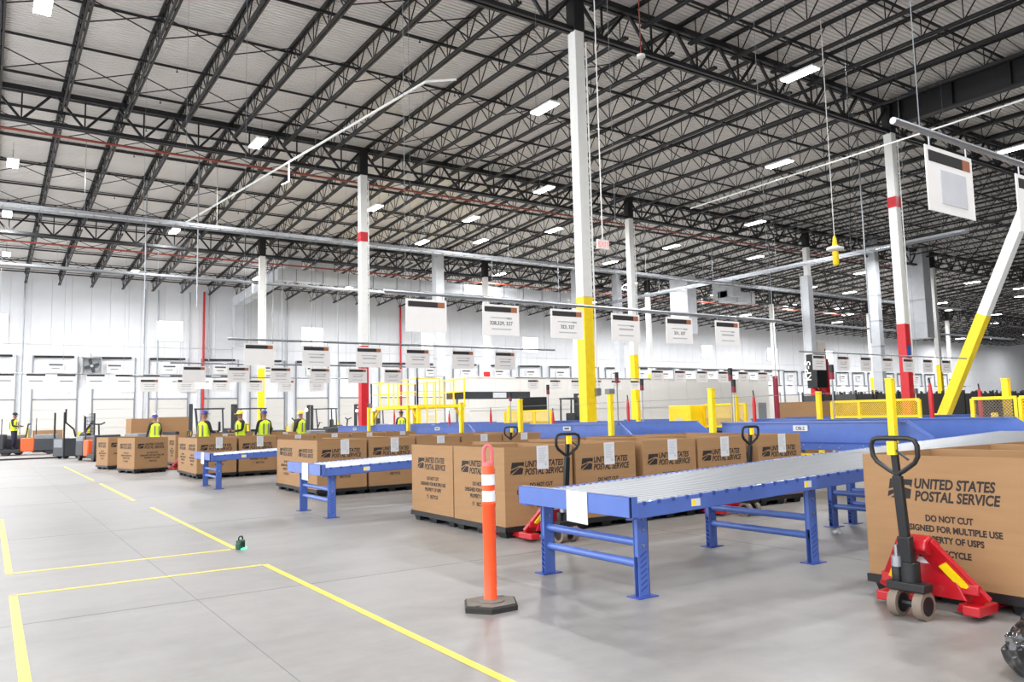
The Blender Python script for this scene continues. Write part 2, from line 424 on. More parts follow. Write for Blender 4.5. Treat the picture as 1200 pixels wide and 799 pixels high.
# ------------------------------------------------------------------ dock doors and windows on the back wall
def dock_door():
    t = struct('door_1')
    w, h = 1.3, 3.25
    MB().box((-w, -0.09, 0), (w, -0.05, h)).build('door_backing', 'office', t)
    pm = MB().box((-w + 0.01, -0.05, 0.008), (w - 0.01, 0, h / 5 - 0.008)).mesh('door_panel', 'office', False)
    for k in range(5): ob('door_panel', pm, t, (0, -0.09, k * h / 5))
    tr = MB().box((-0.04, -0.18, 0), (0.04, -0.04, 6.3)).mesh('door_track', 'galv', False)
    for s in (-1, 1): ob('door_track', tr, t, (s * (w + 0.05), 0, 0))
    MB().cyl((-w, -0.16, 6.22), (w - 0.2, -0.16, 6.25), 0.075, 8).build('spring_shaft', 'black_steel', t)
    MB().box((-w, -0.14, h), (w, -0.1, h + 0.09)).build('top_seal', 'grey_body', t)
    MB().box((-0.52, -0.14, 5.15), (0.52, -0.11, 5.85)).build('door_sign', 'sign_white', t)
    MB().box((-0.4, -0.15, 5.62), (0.42, -0.14, 5.74)).box((-0.25, -0.15, 5.4), (0.25, -0.14, 5.45)).build('door_sign_print', 'print_dark', t)
    b = MB().box((-w - 0.32, -0.3, 0.5), (-w - 0.18, -0.1, 1.4)).box((w + 0.18, -0.3, 0), (w + 0.32, -0.15, 1.1)).build('door_bumper', 'yellow', t)
    return t
D0 = dock_door()
dx0 = 3.97
k = 1
for nD in range(-2, 33):
    X = dx0 + 3.63 * nD
    if 26 < X < 46 and nD % 1: continue
    d = D0 if nD == -2 else dup(D0, (X, WALL_Y, 0))
    d.location = (X, WALL_Y, 0); d.name = f'door_{k}'; k += 1
def window(nm, X, z0, z1, w):
    t = struct(nm)
    t.location = (X, WALL_Y, 0)
    MB().box((-w/2, -0.06, z0), (w/2, -0.03, z1)).build('pane', 'daylight', t, smooth=False)
    f = MB(); e = 0.05
    f.box((-w/2-e, -0.08, z0-e), (w/2+e, 0, z0)).box((-w/2-e, -0.08, z1), (w/2+e, 0, z1+e)).box((-w/2-e, -0.08, z0), (-w/2, 0, z1)).box((w/2, -0.08, z0), (w/2+e, 0, z1))
    f.build('window_frame', 'white_paint', t)
k = 1
for X in (0.2, 11.26, 22.15, 33.0, 44.0, 68.9, 80.5, 92, 119): window(f'window_{k}', X, 7.6, 9.04, 1.78); k += 1
for X in (4.5, 8.4, 12.6): window(f'window_{k}', X, 3.85, 4.45, 0.95); k += 1

# ------------------------------------------------------------------ bulk cartons
BW, BD, BZ0, BZ1 = 0.98, 1.18, 0.13, 1.03
def carton_mesh():
    mb = MB(); t = 0.014; w, d = BW / 2, BD / 2
    mb.box((-w, -d, BZ0), (w, -d + t, BZ1)); mb.box((-w, d - t, BZ0), (w, d, BZ1))
    mb.box((-w, -d + t, BZ0), (-w + t, d - t, BZ1)); mb.box((w - t, -d + t, BZ0), (w, d - t, BZ1))
    mb.box((-w + t, -d + t, BZ0), (w - t, d - t, BZ0 + t))
    return mb.mesh('carton', 'carton', False)
CM = carton_mesh()
def stretch(me, sx, sy):
    for v in me.vertices: v.co.x *= sx; v.co.y *= sy
    return me
T1 = stretch(text_mesh('UNITED STATES\nPOSTAL SERVICE', 0.090, 'ink', shear=0.22, bold=0.0030, spacing=1.02, line=0.90), 0.85, 1.1)
T2 = text_mesh('DO NOT CUT\nDESIGNED FOR MULTIPLE USE\nPROPERTY OF USPS', 0.058, 'ink', 'CENTER', bold=0.0022, line=1.2)
stretch(T2, 0.9, 1.05)
T3 = stretch(text_mesh('RECYCLE', 0.058, 'ink', 'CENTER', bold=0.0022), 0.9, 1.05)
def emblem_mesh():
    mb = MB(); k = 0.03
    def poly(p): mb.prism([(x + y * 0.2, y) for x, y in p], 'z', 0, 0.0012)
    W, Hh = 0.172, 0.140
    def P(*q): poly([(x * W, y * Hh) for x, y in q])
    P((0, .45), (0, 1), (1, 1), (1, .60), (.90, .69), (.66, .71))
    P((.14, 0), (1, 0), (1, .49), (.84, .53), (.72, .57), (.58, .42))
    P((0, .04), (0, .34), (.64, .62), (.48, .40))
    return mb.mesh('printed_emblem', 'ink', False)
EM = emblem_mesh()
def recycle_mesh():
    mb = MB()
    for k in range(3):
        a = 2*math.pi*k/3 + math.pi/2; b = a + 1.55
        mb.bar((0.026*math.cos(a), 0.026*math.sin(a), 0.0006), (0.026*math.cos(b), 0.026*math.sin(b), 0.0006), 0.0012, 0.010)
    return mb.mesh('printed_recycle_mark', 'ink', False)
RM = recycle_mesh()
LABEL = MB().box((-0.085, -0.003, -0.27), (0.085, 0, 0.004)).mesh('paper_label', 'paper', False)
lp = MB()
for q in range(9):
    lp.box((-0.06, -0.004, -0.03 - q * 0.02), (0.06 - 0.012 * ((q * 5) % 4), -0.003, -0.024 - q * 0.02))
lp.box((0.03, -0.004, -0.225), (0.055, -0.003, -0.205))
LPRINT = lp.mesh('label_print', 'print_grey', False)
def print_face(t, face):
    # face frame: origin at the lower-left of the face as seen from outside
    if face == 'front': org, rot, w = Vector((-BW/2, -BD/2 - 0.0005, 0)), (R(90), 0, 0), BW; ux = Vector((1, 0, 0))
    else: org, rot, w = Vector((-BW/2 - 0.0005, BD/2, 0)), (R(90), 0, R(-90)), BD; ux = Vector((0, -1, 0))
    off = 0.075 if face == 'front' else 0.185
    def put(nm, me, u, z): return ob(nm, me, t, org + ux * u + Vector((0, 0, z)), rot)
    put('printed_emblem', EM, off, 0.715)
    put('printed_lettering', T1, off + 0.205, 0.795)
    c = off + 0.44
    put('printed_notice', T2, c, 0.565)
    put('printed_recycle_word', T3, c + 0.03, 0.325); put('printed_recycle_mark', RM, c - 0.15, 0.345)
def make_box(label, side=True, front=True, paper=True):
    t = thing('bulk_carton', label, 'box', (0, 0, 0), 0, 'open cardboard bulk boxes')
    ob('carton', CM, t)
    if front: print_face(t, 'front')
    if side: print_face(t, 'side')
    if paper:
        o = ob('paper_label', LABEL, t, (0.05, -BD/2 - 0.001, BZ1), (0, 0, 0)); ob('label_print', LPRINT, o)
    return t
def pallet_mesh():
    mb = MB(); w, d = BW/2 + 0.015, BD/2 + 0.015
    mb.box((-w, -d, 0.085), (w, d, 0.128))
    mb.box((-w, -d, 0.07), (w, -d + 0.03, 0.085)).box((-w, d - 0.03, 0.07), (w, d, 0.085)).box((-w, -d, 0.07), (-w + 0.03, d, 0.085)).box((w - 0.03, -d, 0.07), (w, d, 0.085))
    for x in (-0.39, 0, 0.39):
        for y in (-0.48, 0, 0.48):
            a, b = 0.085, 0.065
            mb.add([(x-b,y-b,0),(x+b,y-b,0),(x+b,y+b,0),(x-b,y+b,0),(x-a,y-a,0.085),(x+a,y-a,0.085),(x+a,y+a,0.085),(x-a,y+a,0.085)],
                   [(0,3,2,1),(4,5,6,7),(0,1,5,4),(1,2,6,5),(2,3,7,6),(3,0,4,7)])
    return mb.mesh('plastic_pallet', 'black_plastic', False)
PM = pallet_mesh()
def put_box(cx, cy, rot, what, protos, paper):
    src = protos[paper]
    b = dup(src, (cx, cy, 0), rot, f'open tan cardboard bulk box, {what}')
    p = ob('plastic_pallet', PM, None, (cx, cy, 0), (0, 0, rot))
    tag(p, f'black plastic pallet under box {what}', 'pallet', 'black pallets')
    return b
PB = {True: make_box('proto', paper=True), False: make_box('proto', paper=False)}
rows = [  # front Y, list of X starts, row phrase
    (7.6, [4.97, 6.0, 7.12, 8.16, 9.42], 'row behind the orange post'),
    (14.1, [5.1, 6.13, 7.16, 8.2, 9.22], 'second row back'),
    (21.1, [4.51, 5.55, 6.58, 7.62, 8.66, 9.7], 'third row back'),
    (28.0, [5.3, 6.35, 7.4, 8.45], 'fourth row back')]
for y0, xs, phrase in rows:
    for rank in (0, 1):
        for q, x in enumerate(xs):
            jig = random.uniform(-0.012, 0.012)
            # every other column of the same rank stays in line, with hand-placed wobble
            put_box(x + BW/2 + (0.02 if rank else 0), y0 + BD/2 + rank * 1.225 + random.uniform(-0.015, 0.015), jig,
                    f"{ORD[q]} from the aisle, {'front' if rank == 0 else 'rear'} rank, {phrase}", PB, rank == 0)
for q, x in enumerate([5.67, 6.68, 7.69, 8.7]):
    put_box(x + BW/2, 3.0, 0.0, f'{ORD[q]} in the row by the rubbish bag', PB, False)
put_box(3.98, 25.86, R(15), 'nearer of the lone pair by the cage truck', PB, False)
put_box(3.71, 28.9, R(10), 'farther of the lone pair by the cage truck', PB, False)
for pbx in PB.values():
    for ch in list(pbx.children):
        for g in list(ch.children): bpy.data.objects.remove(g)
        bpy.data.objects.remove(ch)
    bpy.data.objects.remove(pbx)

# ------------------------------------------------------------------ gravity roller conveyors
ROLL = MB().cyl((0, -0.66, 0), (0, 0.66, 0), 0.0225, 10).mesh('roller', 'zinc_roller')
def roller_lane(cy, label, x_end, rollers_to, X0=4.0):
    """local x = 0 at the low end plate, y = 0 on the centre line; the bed climbs toward +x"""
    sl = 0.032
    zt = lambda x: 0.715 + sl * x
    t = thing('roller_conveyor', label, 'conveyor', (X0, cy, 0), 0, 'blue gravity roller conveyors')
    def module(a, b, tail):
        for s in (-1, 1):
            y = s * 0.70
            mb = MB()
            mb.add([(a,y-0.02,zt(a)-0.115),(b,y-0.02,zt(b)-0.115),(b,y+0.02,zt(b)-0.115),(a,y+0.02,zt(a)-0.115),(a,y-0.02,zt(a)),(b,y-0.02,zt(b)),(b,y+0.02,zt(b)),(a,y+0.02,zt(a))],
                   [(0,3,2,1),(4,5,6,7),(0,1,5,4),(1,2,6,5),(2,3,7,6),(3,0,4,7)])
            yl = y - s * 0.03
            mb.add([(a,yl-0.03,zt(a)-0.122),(b,yl-0.03,zt(b)-0.122),(b,yl+0.03,zt(b)-0.122),(a,yl+0.03,zt(a)-0.122),(a,yl-0.03,zt(a)-0.114),(b,yl-0.03,zt(b)-0.114),(b,yl+0.03,zt(b)-0.114),(a,yl+0.03,zt(a)-0.114)],
                   [(0,3,2,1),(4,5,6,7),(0,1,5,4),(1,2,6,5),(2,3,7,6),(3,0,4,7)])
            rail = mb.build('side_rail', 'blue', t, smooth=False)
            x = a + 0.12; bolts = MB()
            while x < b - 0.05:
                bolts.box((x - 0.014, y + s*0.02 - 0.006, zt(x) - 0.022), (x + 0.014, y + s*0.02 + 0.006, zt(x) + 0.006)); x += 0.0762 * 2
            bb = bolts.build('axle_end_row', 'blue_dark', rail, smooth=False); bb['kind'] = 'stuff'
            if s < 0:
                for xs in (a + 0.62, a + 2.05, a + 3.5):
                    if xs < b - 0.1:
                        st = MB().box((xs, y - 0.0225, zt(xs) - 0.088), (xs + 0.1, y - 0.02, zt(xs) - 0.03)).build('warning_sticker', 'paper', rail, smooth=False)
                        MB().box((xs + 0.008, y - 0.0235, zt(xs) - 0.08), (xs + 0.045, y - 0.0222, zt(xs) - 0.038)).build('sticker_symbol', 'yellow', rail, smooth=False)
        x = a + 0.08
        while x < b - 0.03 and x < rollers_to:
            ob('roller', ROLL, t, (x, 0, zt(x) - 0.02)); x += 0.0762
        mb = MB()
        xx = a + 0.15
        while xx < b:
            mb.cyl((xx, -0.69, zt(xx) - 0.06), (xx, 0.69, zt(xx) - 0.06), 0.008, 5); xx += 1.5
    module(0.02, 4.56, False)
    # low end stop plate, folded
    ep = MB().box((-0.02, -0.735, 0.615), (0.0, 0.665 + 0.06, 0.768)).box((-0.02, -0.735, 0.76), (0.05, 0.725, 0.768))
    ep.box((-0.02, -0.735, 0.615), (0.06, -0.722, 0.768)).box((-0.02, 0.712, 0.615), (0.06, 0.725, 0.768))
    ep = ep.build('end_plate', 'blue', t, smooth=False, bevel=0.004)
    def support(x):
        top = zt(x) - 0.12
        for s in (-1, 1):
            mb = MB(); y = s * 0.6; z1 = top + 0.05
            mb.box((x - 0.055, y - 0.025, 0.006), (x + 0.055, y - 0.02, z1)).box((x - 0.055, y + 0.02, 0.006), (x + 0.055, y + 0.025, z1)).box((x + 0.05, y - 0.025, 0.006), (x + 0.055, y + 0.025, z1))
            mb.box((x - 0.048, y - 0.019, 0.3), (x - 0.044, y + 0.019, z1 - 0.02))
            leg = mb.build('leg', 'blue', t, smooth=False)
            MB().box((x - 0.1, y - 0.07, 0), (x + 0.1, y + 0.07, 0.008)).build('foot_plate', 'blue_dark', leg, smooth=False)
            sl_ = MB()
            for q in range(7):
                zz = 0.05 + q * 0.042
                if s < 0: sl_.bar((x - 0.035, y - 0.026, zz), (x + 0.03, y - 0.026, zz + 0.035), 0.012, 0.003, (0, 1, 0))
                else: sl_.bar((x - 0.056, y - 0.017, zz), (x - 0.056, y + 0.017, zz + 0.03), 0.012, 0.003, (1, 0, 0))
            k_ = sl_.build('leg_slot_row', 'blue_dark', leg, smooth=False); k_['kind'] = 'stuff'
            bo = MB()
            for zz in (top - 0.02, top - 0.1, top - 0.22): bo.cyl((x, y - 0.036, zz), (x, y - 0.024, zz), 0.012, 6)
            bo.build('leg_bolt_row', 'galv', leg)
        for z in (0.24, 0.40):
            MB().cyl((x, -0.58, z), (x, 0.58, z), 0.032, 10).build('cross_tube', 'blue', t)
    for x in (0.2, 2.3, 4.4): support(x)
    if x_end > 4.6:
        module(4.6, x_end - X0, True)
        support(4.78)
        for x in (6.6,):
            if x < x_end - X0: support(x)
    # paper sheet taped over the end plate
    sh = MB().add([(-0.024,0.02,0.775),(-0.024,-0.245,0.775),(-0.026,-0.25,0.52),(-0.03,0.015,0.53)], [(0,1,2,3)]).build('paper_sheet', 'paper', ep, smooth=False)
    so = sh.modifiers.new('s', 'SOLIDIFY'); so.thickness = 0.002
    return t
lanes = [5.14, 11.58, 18.15, 24.9]
roller_lane(5.14, 'blue roller conveyor with silver rollers, nearest the orange post, paper sheet on its end', 12.9, 9)
roller_lane(11.58, 'blue roller conveyor between the first and second double rows of boxes', 11.3, 8)
roller_lane(18.15, 'blue roller conveyor between the second and third double rows of boxes', 11.3, 8)
roller_lane(24.3, 'blue roller conveyor between the third and fourth double rows of boxes', 11.3, 8, 5.0)

# ------------------------------------------------------------------ blue belt sections with side guards
def belt_section(y_far, y_near, X, depth, label, tagtext, group):
    """runs along Y at X .. X+depth; guards with tapered ends toward low Y"""
    t = thing('belt_conveyor', label, 'conveyor', (X, 0, 0), 0, group)
    g = MB().prism([(y_far, 0.72), (y_far, 1.185), (y_near + 0.38, 1.185), (y_near, 0.92), (y_near, 0.72)], 'x', 0, 0.02)
    g1 = g.build('near_guard', 'blue', t, smooth=False)
    lip = MB().box((-0.045, y_near + 0.38, 1.165), (0.03, y_far, 1.19))
    lip.bar((-0.02, y_near + 0.38, 1.178), (-0.02, y_near, 0.925), 0.05, 0.02, (1, 0, 0)); lip.build('guard_lip', 'blue', g1, smooth=False)
    bl = MB()
    q = y_near + 0.4
    while q < y_far:
        bl.cyl((-0.012, q, 0.80), (0.0, q, 0.80), 0.012, 6); bl.cyl((-0.012, q + 0.06, 0.76), (0.0, q + 0.06, 0.76), 0.012, 6); q += 0.36
    o = bl.build('guard_bolt_row', 'galv', g1); o['kind'] = 'stuff'
    MB().box((-0.01, y_near, 0.83), (0.0, y_far, 0.85)).build('guard_seam', 'blue_dark', g1)
    f = MB().prism([(y_far, 0.72), (y_far, 1.20), (y_near - 0.45, 1.20), (y_near - 0.9, 0.90), (y_near - 0.9, 0.72)], 'x', depth - 0.02, depth).build('far_guard', 'blue', t, smooth=False)
    MB().box((depth - 0.05, y_near - 0.45, 1.185), (depth + 0.03, y_far, 1.205)).build('guard_lip', 'blue', f)
    MB().box((0.02, y_near - 0.2, 0.80), (depth - 0.02, y_far, 0.86)).build('belt', 'rubber', t)
    for yy in (y_near + 0.6, y_far - 0.5):
        for xx in (0.06, depth - 0.06):
            MB().box((xx - 0.04, yy - 0.04, 0), (xx + 0.04, yy + 0.04, 0.72)).build('leg', 'blue', t)
    MB().box((-0.02, y_near + 0.5, 0.58), (0.1, y_far - 0.3, 0.66)).build('under_rail', 'yellow', t)
    pl = MB().box((-0.028, (y_near + y_far) / 2 + 0.12, 1.03), (-0.002, (y_near + y_far) / 2 + 0.40, 1.125)).build('name_plate', 'paper', t, smooth=False)
    if tagtext:
        ob('plate_lettering', text_mesh(tagtext, 0.08, 'ink', 'CENTER', bold=0.0015), pl, (-0.0285, (y_near + y_far) / 2 + 0.26, 1.05), (R(90), 0, R(-90)))
    else:
        MB().box((-0.03, (y_near + y_far) / 2 + 0.17, 1.055), (-0.028, (y_near + y_far) / 2 + 0.35, 1.10)).build('plate_lettering', 'print_dark', pl)
    return t
for q in range(4):
    belt_section(10.05 + 6.4 * q, 6.1 + 6.4 * q, 11.45, 1.5,
                 f'blue side-guarded belt section behind the bulk boxes, {ORD[q]} from the diagonal brace', 'OB-2' if q == 0 else None, 'blue belt sections behind the boxes')
for q in range(4):
    t = belt_section(13.4 + 6.4 * q, 9.0 + 6.4 * q, 16.4, 1.4,
                 f'blue belt section of the far line behind the yellow column, {ORD[q]} from the brace', None, 'blue belt sections of the far line')

# yellow posts along the belts
def post(nm, x, y, h, colour, label, cat='post', cap=None):
    t = thing(nm, label, cat, (x, y, 0), 0, f'{colour} posts along the belts')
    MB().box((-0.05, -0.05, 0.012), (0.05, 0.05, h)).build('upright', colour, t, bevel=0.006)
    MB().box((-0.1, -0.1, 0), (0.1, 0.1, 0.012)).build('base_plate', colour, t)
    MB().box((-0.055, -0.055, h), (0.055, 0.055, h + 0.025)).build('cap', colour, t, bevel=0.006)
    if cap:
        MB().box((-0.07, -0.05, h + 0.025), (0.1, 0.1, h + 0.14)).build('sensor_head', cap, t, bevel=0.01)
    return t
for q, (y, cap) in enumerate([(6.62, None), (10.12, None), (12.98, 'grey_body'), (16.45, None), (19.42, None), (22.8, None), (25.9, None)]):
    post('guard_post', 11.28, y, 1.80, 'yellow', f'yellow square post against the near belt guards, {ORD[q]} from the diagonal brace', 'post', cap)
for q, (x, y) in enumerate([(13.4, 5.95), (16.0, 13.55), (15.9, 23.9), (16.1, 17.3), (16.1, 11.2)]):
    post('guard_post', x, y, 1.78, 'yellow', f'yellow guard post standing between the two belt lines, {ORD[q]} of five', 'post')
t = tag(MB().cyl((11.28, 6.62, 1.64), (11.28, 25.9, 1.64), 0.004, 5).build('pull_cord', 'grey_body'), 'thin emergency pull cord strung between the yellow belt posts', 'cord')
# red fabric-sleeved whip markers
def whip(x, y, h, label):
    t = thing('red_marker_pole', label, 'marker', (x, y, 0), 0, 'red marker poles')
    MB().lathe([(0.014, 0.02), (0.016, 0.85), (0.034, 1.0), (0.04, h - 0.2), (0.022, h)], 12).build('red_sleeve', 'red_paint', t)
    MB().cyl((0, 0, h), (0, 0.01, h + 0.1), 0.014, 8).build('tip', 'black_plastic', t)
    MB().lathe([(0.14, 0), (0.14, 0.02), (0.03, 0.03)], 14).build('base', 'black_plastic', t)
for x, y, h, l in ((13.4, 7.15, 1.78, 'red marker pole beside the yellow diagonal brace foot'), (13.3, 14.65, 1.76, 'red marker pole right of the big yellow column'),
                   (13.5, 10.95, 1.72, 'red marker pole over the belt with the white name plate'), (15.6, 7.4, 1.70, 'red marker pole by the yellow mesh fence end'),
                   (13.4, 17.9, 1.5, 'short red marker pole left of the big yellow column'), (13.4, 21.2, 1.6, 'red marker pole left of the dark monitor'),
                   (13.4, 28.3, 1.7, 'red marker pole by the red-based column'), (13.4, 23.9, 1.55, 'thin red marker pole far along the belts')):
    whip(x, y, h, l)
# stack lights on thin poles
def stack_light(x, y, h, label):
    t = thing('stack_light', label, 'signal light', (x, y, 0), 0, 'signal lights on thin poles')
    MB().cyl((0, 0, 0.01), (0, 0, h - 0.3), 0.016, 8).build('pole', 'galv', t)
    MB().cyl((0, 0, h - 0.3), (0, 0, h - 0.16), 0.05, 10).build('lens', 'maroon', t)
    MB().cyl((0, 0, h - 0.16), (0, 0, h), 0.052, 10).build('lens', 'black_plastic', t)
    MB().lathe([(0.1, 0), (0.1, 0.012), (0.03, 0.02)], 10).build('base', 'galv', t)
for x, y, h, l in ((14.5, 21.7, 2.2, 'small signal light over the left yellow mesh box'), (14.5, 19.6, 2.35, 'signal light on a thin pole by the dark monitor'),
                   (14.6, 16.5, 2.55, 'signal light on a pole right of the big yellow column'), (14.5, 12.4, 2.4, 'tall signal light by the red marker pole'),
                   (14.3, 12.15, 2.12, 'shorter signal light beside the tall one'), (14.5, 9.75, 2.3, 'signal light near the hanging black marker box'),
                   (14.5, 15.4, 2.3, 'signal light against the slim yellow column')):
    stack_light(x, y, h, l)

# yellow mesh guard panels
def mesh_panel(x, y0, y1, z0, z1, fill, label, posts=2):
    t = thing('mesh_guard', label, 'guard', (x, (y0 + y1) / 2, 0), 0, 'yellow mesh guards')
    h = (y1 - y0) / 2
    for q in range(posts):
        yy = -h + 2 * h * q / (posts - 1)
        MB().box((-0.03, yy - 0.03, 0), (0.03, yy + 0.03, z1)).build('upright', 'yellow', t)
    for z in (z0, z1): MB().box((-0.025, -h, z - 0.025), (0.025, h, z + 0.025)).build('rail', 'yellow', t)
    mb = MB(); s = 0.05; L = 2 * h; Hh = z1 - z0
    k = -Hh
    while k < L:
        a0, b0 = max(k, 0), min(k + Hh, L)
        if b0 - a0 > 0.01:
            mb.bar((0, -h + a0, z0 + a0 - k), (0, -h + b0, z0 + b0 - k), 0.007, 0.009, (1,0,0))
            mb.bar((0.004, h - a0, z0 + a0 - k), (0.004, h - b0, z0 + b0 - k), 0.007, 0.009, (1,0,0))
        k += s
    o = mb.build('wire_mesh', fill, t, smooth=False); o['kind'] = 'stuff'
    return t
mesh_panel(13.25, 5.75, 6.4, 0.88, 1.5, 'wheel_tan', 'yellow framed grey mesh guard behind the nearest conveyor end')
mesh_panel(13.25, 4.7, 5.7, 1.1, 1.5, 'yellow', 'yellow mesh guard past the nearest conveyor end')
mesh_panel(16.3, 8.95, 11.0, 1.2, 1.55, 'yellow', 'long yellow mesh guard in front of the red-based brace column', 4)
mesh_panel(16.3, 13.5, 14.9, 1.0, 1.58, 'yellow', 'yellow mesh guard with a white notice')
mesh_panel(16.3, 21.9, 24.8, 0.9, 1.58, 'yellow', 'yellow mesh box left of the big yellow column', 4)
# yellow cabinets / bollards seen behind belts
def cabinet(x, y, w, d, h, m, label, cat='guard box'):
    t = thing('machine_guard', label, cat, (x, y, 0), 0)
    MB().box((-w/2, -d/2, 0.06), (w/2, d/2, h)).build('body', m, t, bevel=0.02)
    MB().box((-w/2 - 0.012, -d/2 + 0.05, h * 0.4), (-w/2, d/2 - 0.05, h - 0.06)).build('panel', m, t, bevel=0.006)
    MB().box((-w/2 - 0.02, -0.12, h * 0.62), (-w/2 - 0.012, 0.12, h * 0.78)).build('notice', 'paper', t)
    for s in (-1, 1): MB().box((-w/2 + 0.02, s * (d/2 - 0.08) - 0.04, 0), (w/2 - 0.02, s * (d/2 - 0.08) + 0.04, 0.06)).build('foot', 'black_steel', t)
cabinet(16.0, 15.3, 0.5, 0.8, 1.58, 'yellow', 'solid yellow sheet guard box beside the slim yellow column')
cabinet(15.2, 12.25, 0.5, 1.0, 0.92, 'truck_orange', 'low orange machine guard between two belt sections')
cabinet(15.2, 4.6, 0.5, 1.0, 0.92, 'truck_orange', 'low orange machine guard behind the nearest conveyor')
def bollard(x, y, label):
    t = thing('bollard', label, 'bollard', (x, y, 0), 0, 'short yellow bollards')
    MB().lathe([(0.09, 0.02), (0.09, 1.15), (0.07, 1.2)], 14).build('post', 'yellow', t)
    MB().lathe([(0.13, 0), (0.13, 0.02)], 14).build('flange', 'yellow', t)
for x, y, l in ((22, 11.6, 'short yellow bollard inside the diagonal brace foot'), (22, 10.1, 'short yellow bollard right of the brace'), (22, 9.2, 'short yellow bollard beside the red marker pole')): bollard(x, y, l)

# ------------------------------------------------------------------ hanging lane signs
SIGN = MB().box((0, -0.004, -0.42), (0.58, 0.004, 0)).mesh('board', 'sign_white', False)
SB = MB().box((0.03, -0.0055, -0.1), (0.45, -0.004, -0.028)).mesh('title_bar', 'sign_black', False)
SO = MB().box((0.45, -0.0055, -0.1), (0.55, -0.004, -0.028)).mesh('title_bar_end', 'sign_brown', False)
sl_ = MB().box((0.12, -0.0055, -0.185), (0.42, -0.004, -0.172)).box((0.38, -0.0055, -0.195), (0.46, -0.004, -0.17)).box((0.14, -0.0055, -0.34), (0.45, -0.004, -0.325))
SL = sl_.mesh('sign_print', 'print_grey', False)
sl2 = MB().box((0.12, -0.0055, -0.185), (0.42, -0.004, -0.172)).box((0.38, -0.0055, -0.195), (0.46, -0.004, -0.17)).box((0.14, -0.0055, -0.34), (0.45, -0.004, -0.325)).box((0.15, -0.0055, -0.25), (0.44, -0.004, -0.225))
SL2 = sl2.mesh('sign_print', 'print_grey', False)
HANG = MB().bar((0, 0, 0), (0, 0, 0.06), 0.008, 0.008).mesh('hanger', 'galv', False)
def sign(x, y, z, label, group, text=None, blank=False, sleeve=False, bar=True):
    t = thing('hanging_sign', label, 'sign', (x, y, z), random.uniform(-0.03, 0.03), group)
    ob('board', SIGN, t); ob('hanger', HANG, t, (0.06, 0, 0)); ob('hanger', HANG, t, (0.52, 0, 0))
    if bar: ob('title_bar', SB, t); ob('title_bar_end', SO, t)
    if sleeve:
        MB().box((0.16, -0.008, -0.36), (0.48, -0.004, -0.14)).build('plastic_sleeve', 'sleeve', t)
    elif text:
        ob('sign_print', SL, t)
        ob('sign_number', text_mesh(text, 0.07, 'print_dark', 'CENTER', bold=0.001), t, (0.29, -0.0055, -0.275), (R(90), 0, 0))
    elif not blank: ob('sign_print', SL2, t)
def sign_rail(x0, x1, y, z, label):
    t = thing('sign_rail', label, 'rail', (0, y, z + 0.075), 0, 'suspended sign rails')
    MB().cyl((x0, 0, 0), (x1, 0, 0), 0.022, 8).build('pipe', 'galv', t)
    n = max(2, int((x1 - x0) / 3.0) + 1)
    for q in range(n):
        X = x0 + 0.3 + (x1 - x0 - 0.6) * q / (n - 1)
        MB().cyl((X, 0, 0), (X, 0, deck_z(y) - z - 0.095), 0.0035, 4).build('drop_wire', 'grey_body', t)
where = ['over the first box row', 'over the second box row', 'over the third box row', 'over the fourth box row']
for r_, (y, x0, n_) in enumerate([(8.85, 4.36, 6), (15.2, 4.07, 6), (21.6, 4.23, 6), (28.0, 4.18, 6)]):
    for q in range(n_):
        txt = {(0, 1): '328,329, 327', (0, 2): '323, 327', (0, 4): '331, 337'}.get((r_, q))
        sign(x0 + 1.135 * q, y, 2.9, f'white sign with black and brown bar, {ORD[q]} from aisle, {where[r_]}', 'white hanging lane signs', txt, blank=(q == 0 and r_ < 3))
    sign_rail(x0 - 0.3, x0 + 1.135 * n_ + 0.6, y, 2.9, f'thin steel sign rail hung {where[r_]}')
for q in range(4):
    sign(4.83 + 1.2 * q, 2.5, 3.02, f'{ORD[q]} white hanging sign with clear document sleeve over the rubbish bag row', 'white hanging lane signs', sleeve=True)
sign_rail(4.49, 9.6, 2.5, 3.03, 'thick steel sign rail hung over the red pallet jack row')
for r_, (y, x0, n_) in enumerate([(13.3, 18.95, 7), (19.9, 19.2, 6), (26.4, 18.5, 6)]):
    for q in range(n_):
        sign(x0 + 1.13 * q, y, 2.9, f'small white sign beyond the belts, {ORD[q]} of the rail {["nearest the brace", "behind the slim yellow column", "before the modular office"][r_]}', 'far white lane signs')
    sign_rail(x0 - 0.6, x0 + 1.13 * n_ + 0.5, y, 2.9, f'thin sign rail beyond the belts {["nearest the brace", "behind the slim yellow column", "in front of the modular office"][r_]}')
# dock signs hung in front of the dock doors
DB = MB().box((0, -0.004, -0.8), (0.92, 0.004, 0)).mesh('board', 'sign_white', False)
DBB = MB().box((0.02, -0.006, -0.11), (0.9, -0.004, -0.01)).mesh('title_bar', 'sign_black', False)
DBP = MB().box((0.15, -0.006, -0.40), (0.78, -0.004, -0.34)).mesh('sign_print', 'print_dark', False)
for q in range(9):
    t = thing('dock_sign', f'large white dock sign with dark title strip, {ORD[q]} along in front of the dock doors', 'sign', (0.35 + 1.43 * q, 49.2, 4.28), 0, 'dock signs')
    ob('board', DB, t); ob('title_bar', DBB, t); ob('sign_print', DBP, t)
t = thing('sign_rail', 'long sign rail hung in front of the dock doors', 'rail', (0, 49.2, 4.3)); MB().cyl((-3, 0, 0), (16, 0, 0), 0.03, 8).build('pipe', 'galv', t)
for q in range(7): MB().cyl((-2.5 + 3 * q, 0, 0), (-2.5 + 3 * q, 0, 7.4), 0.008, 5).build('drop_wire', 'galv', t)
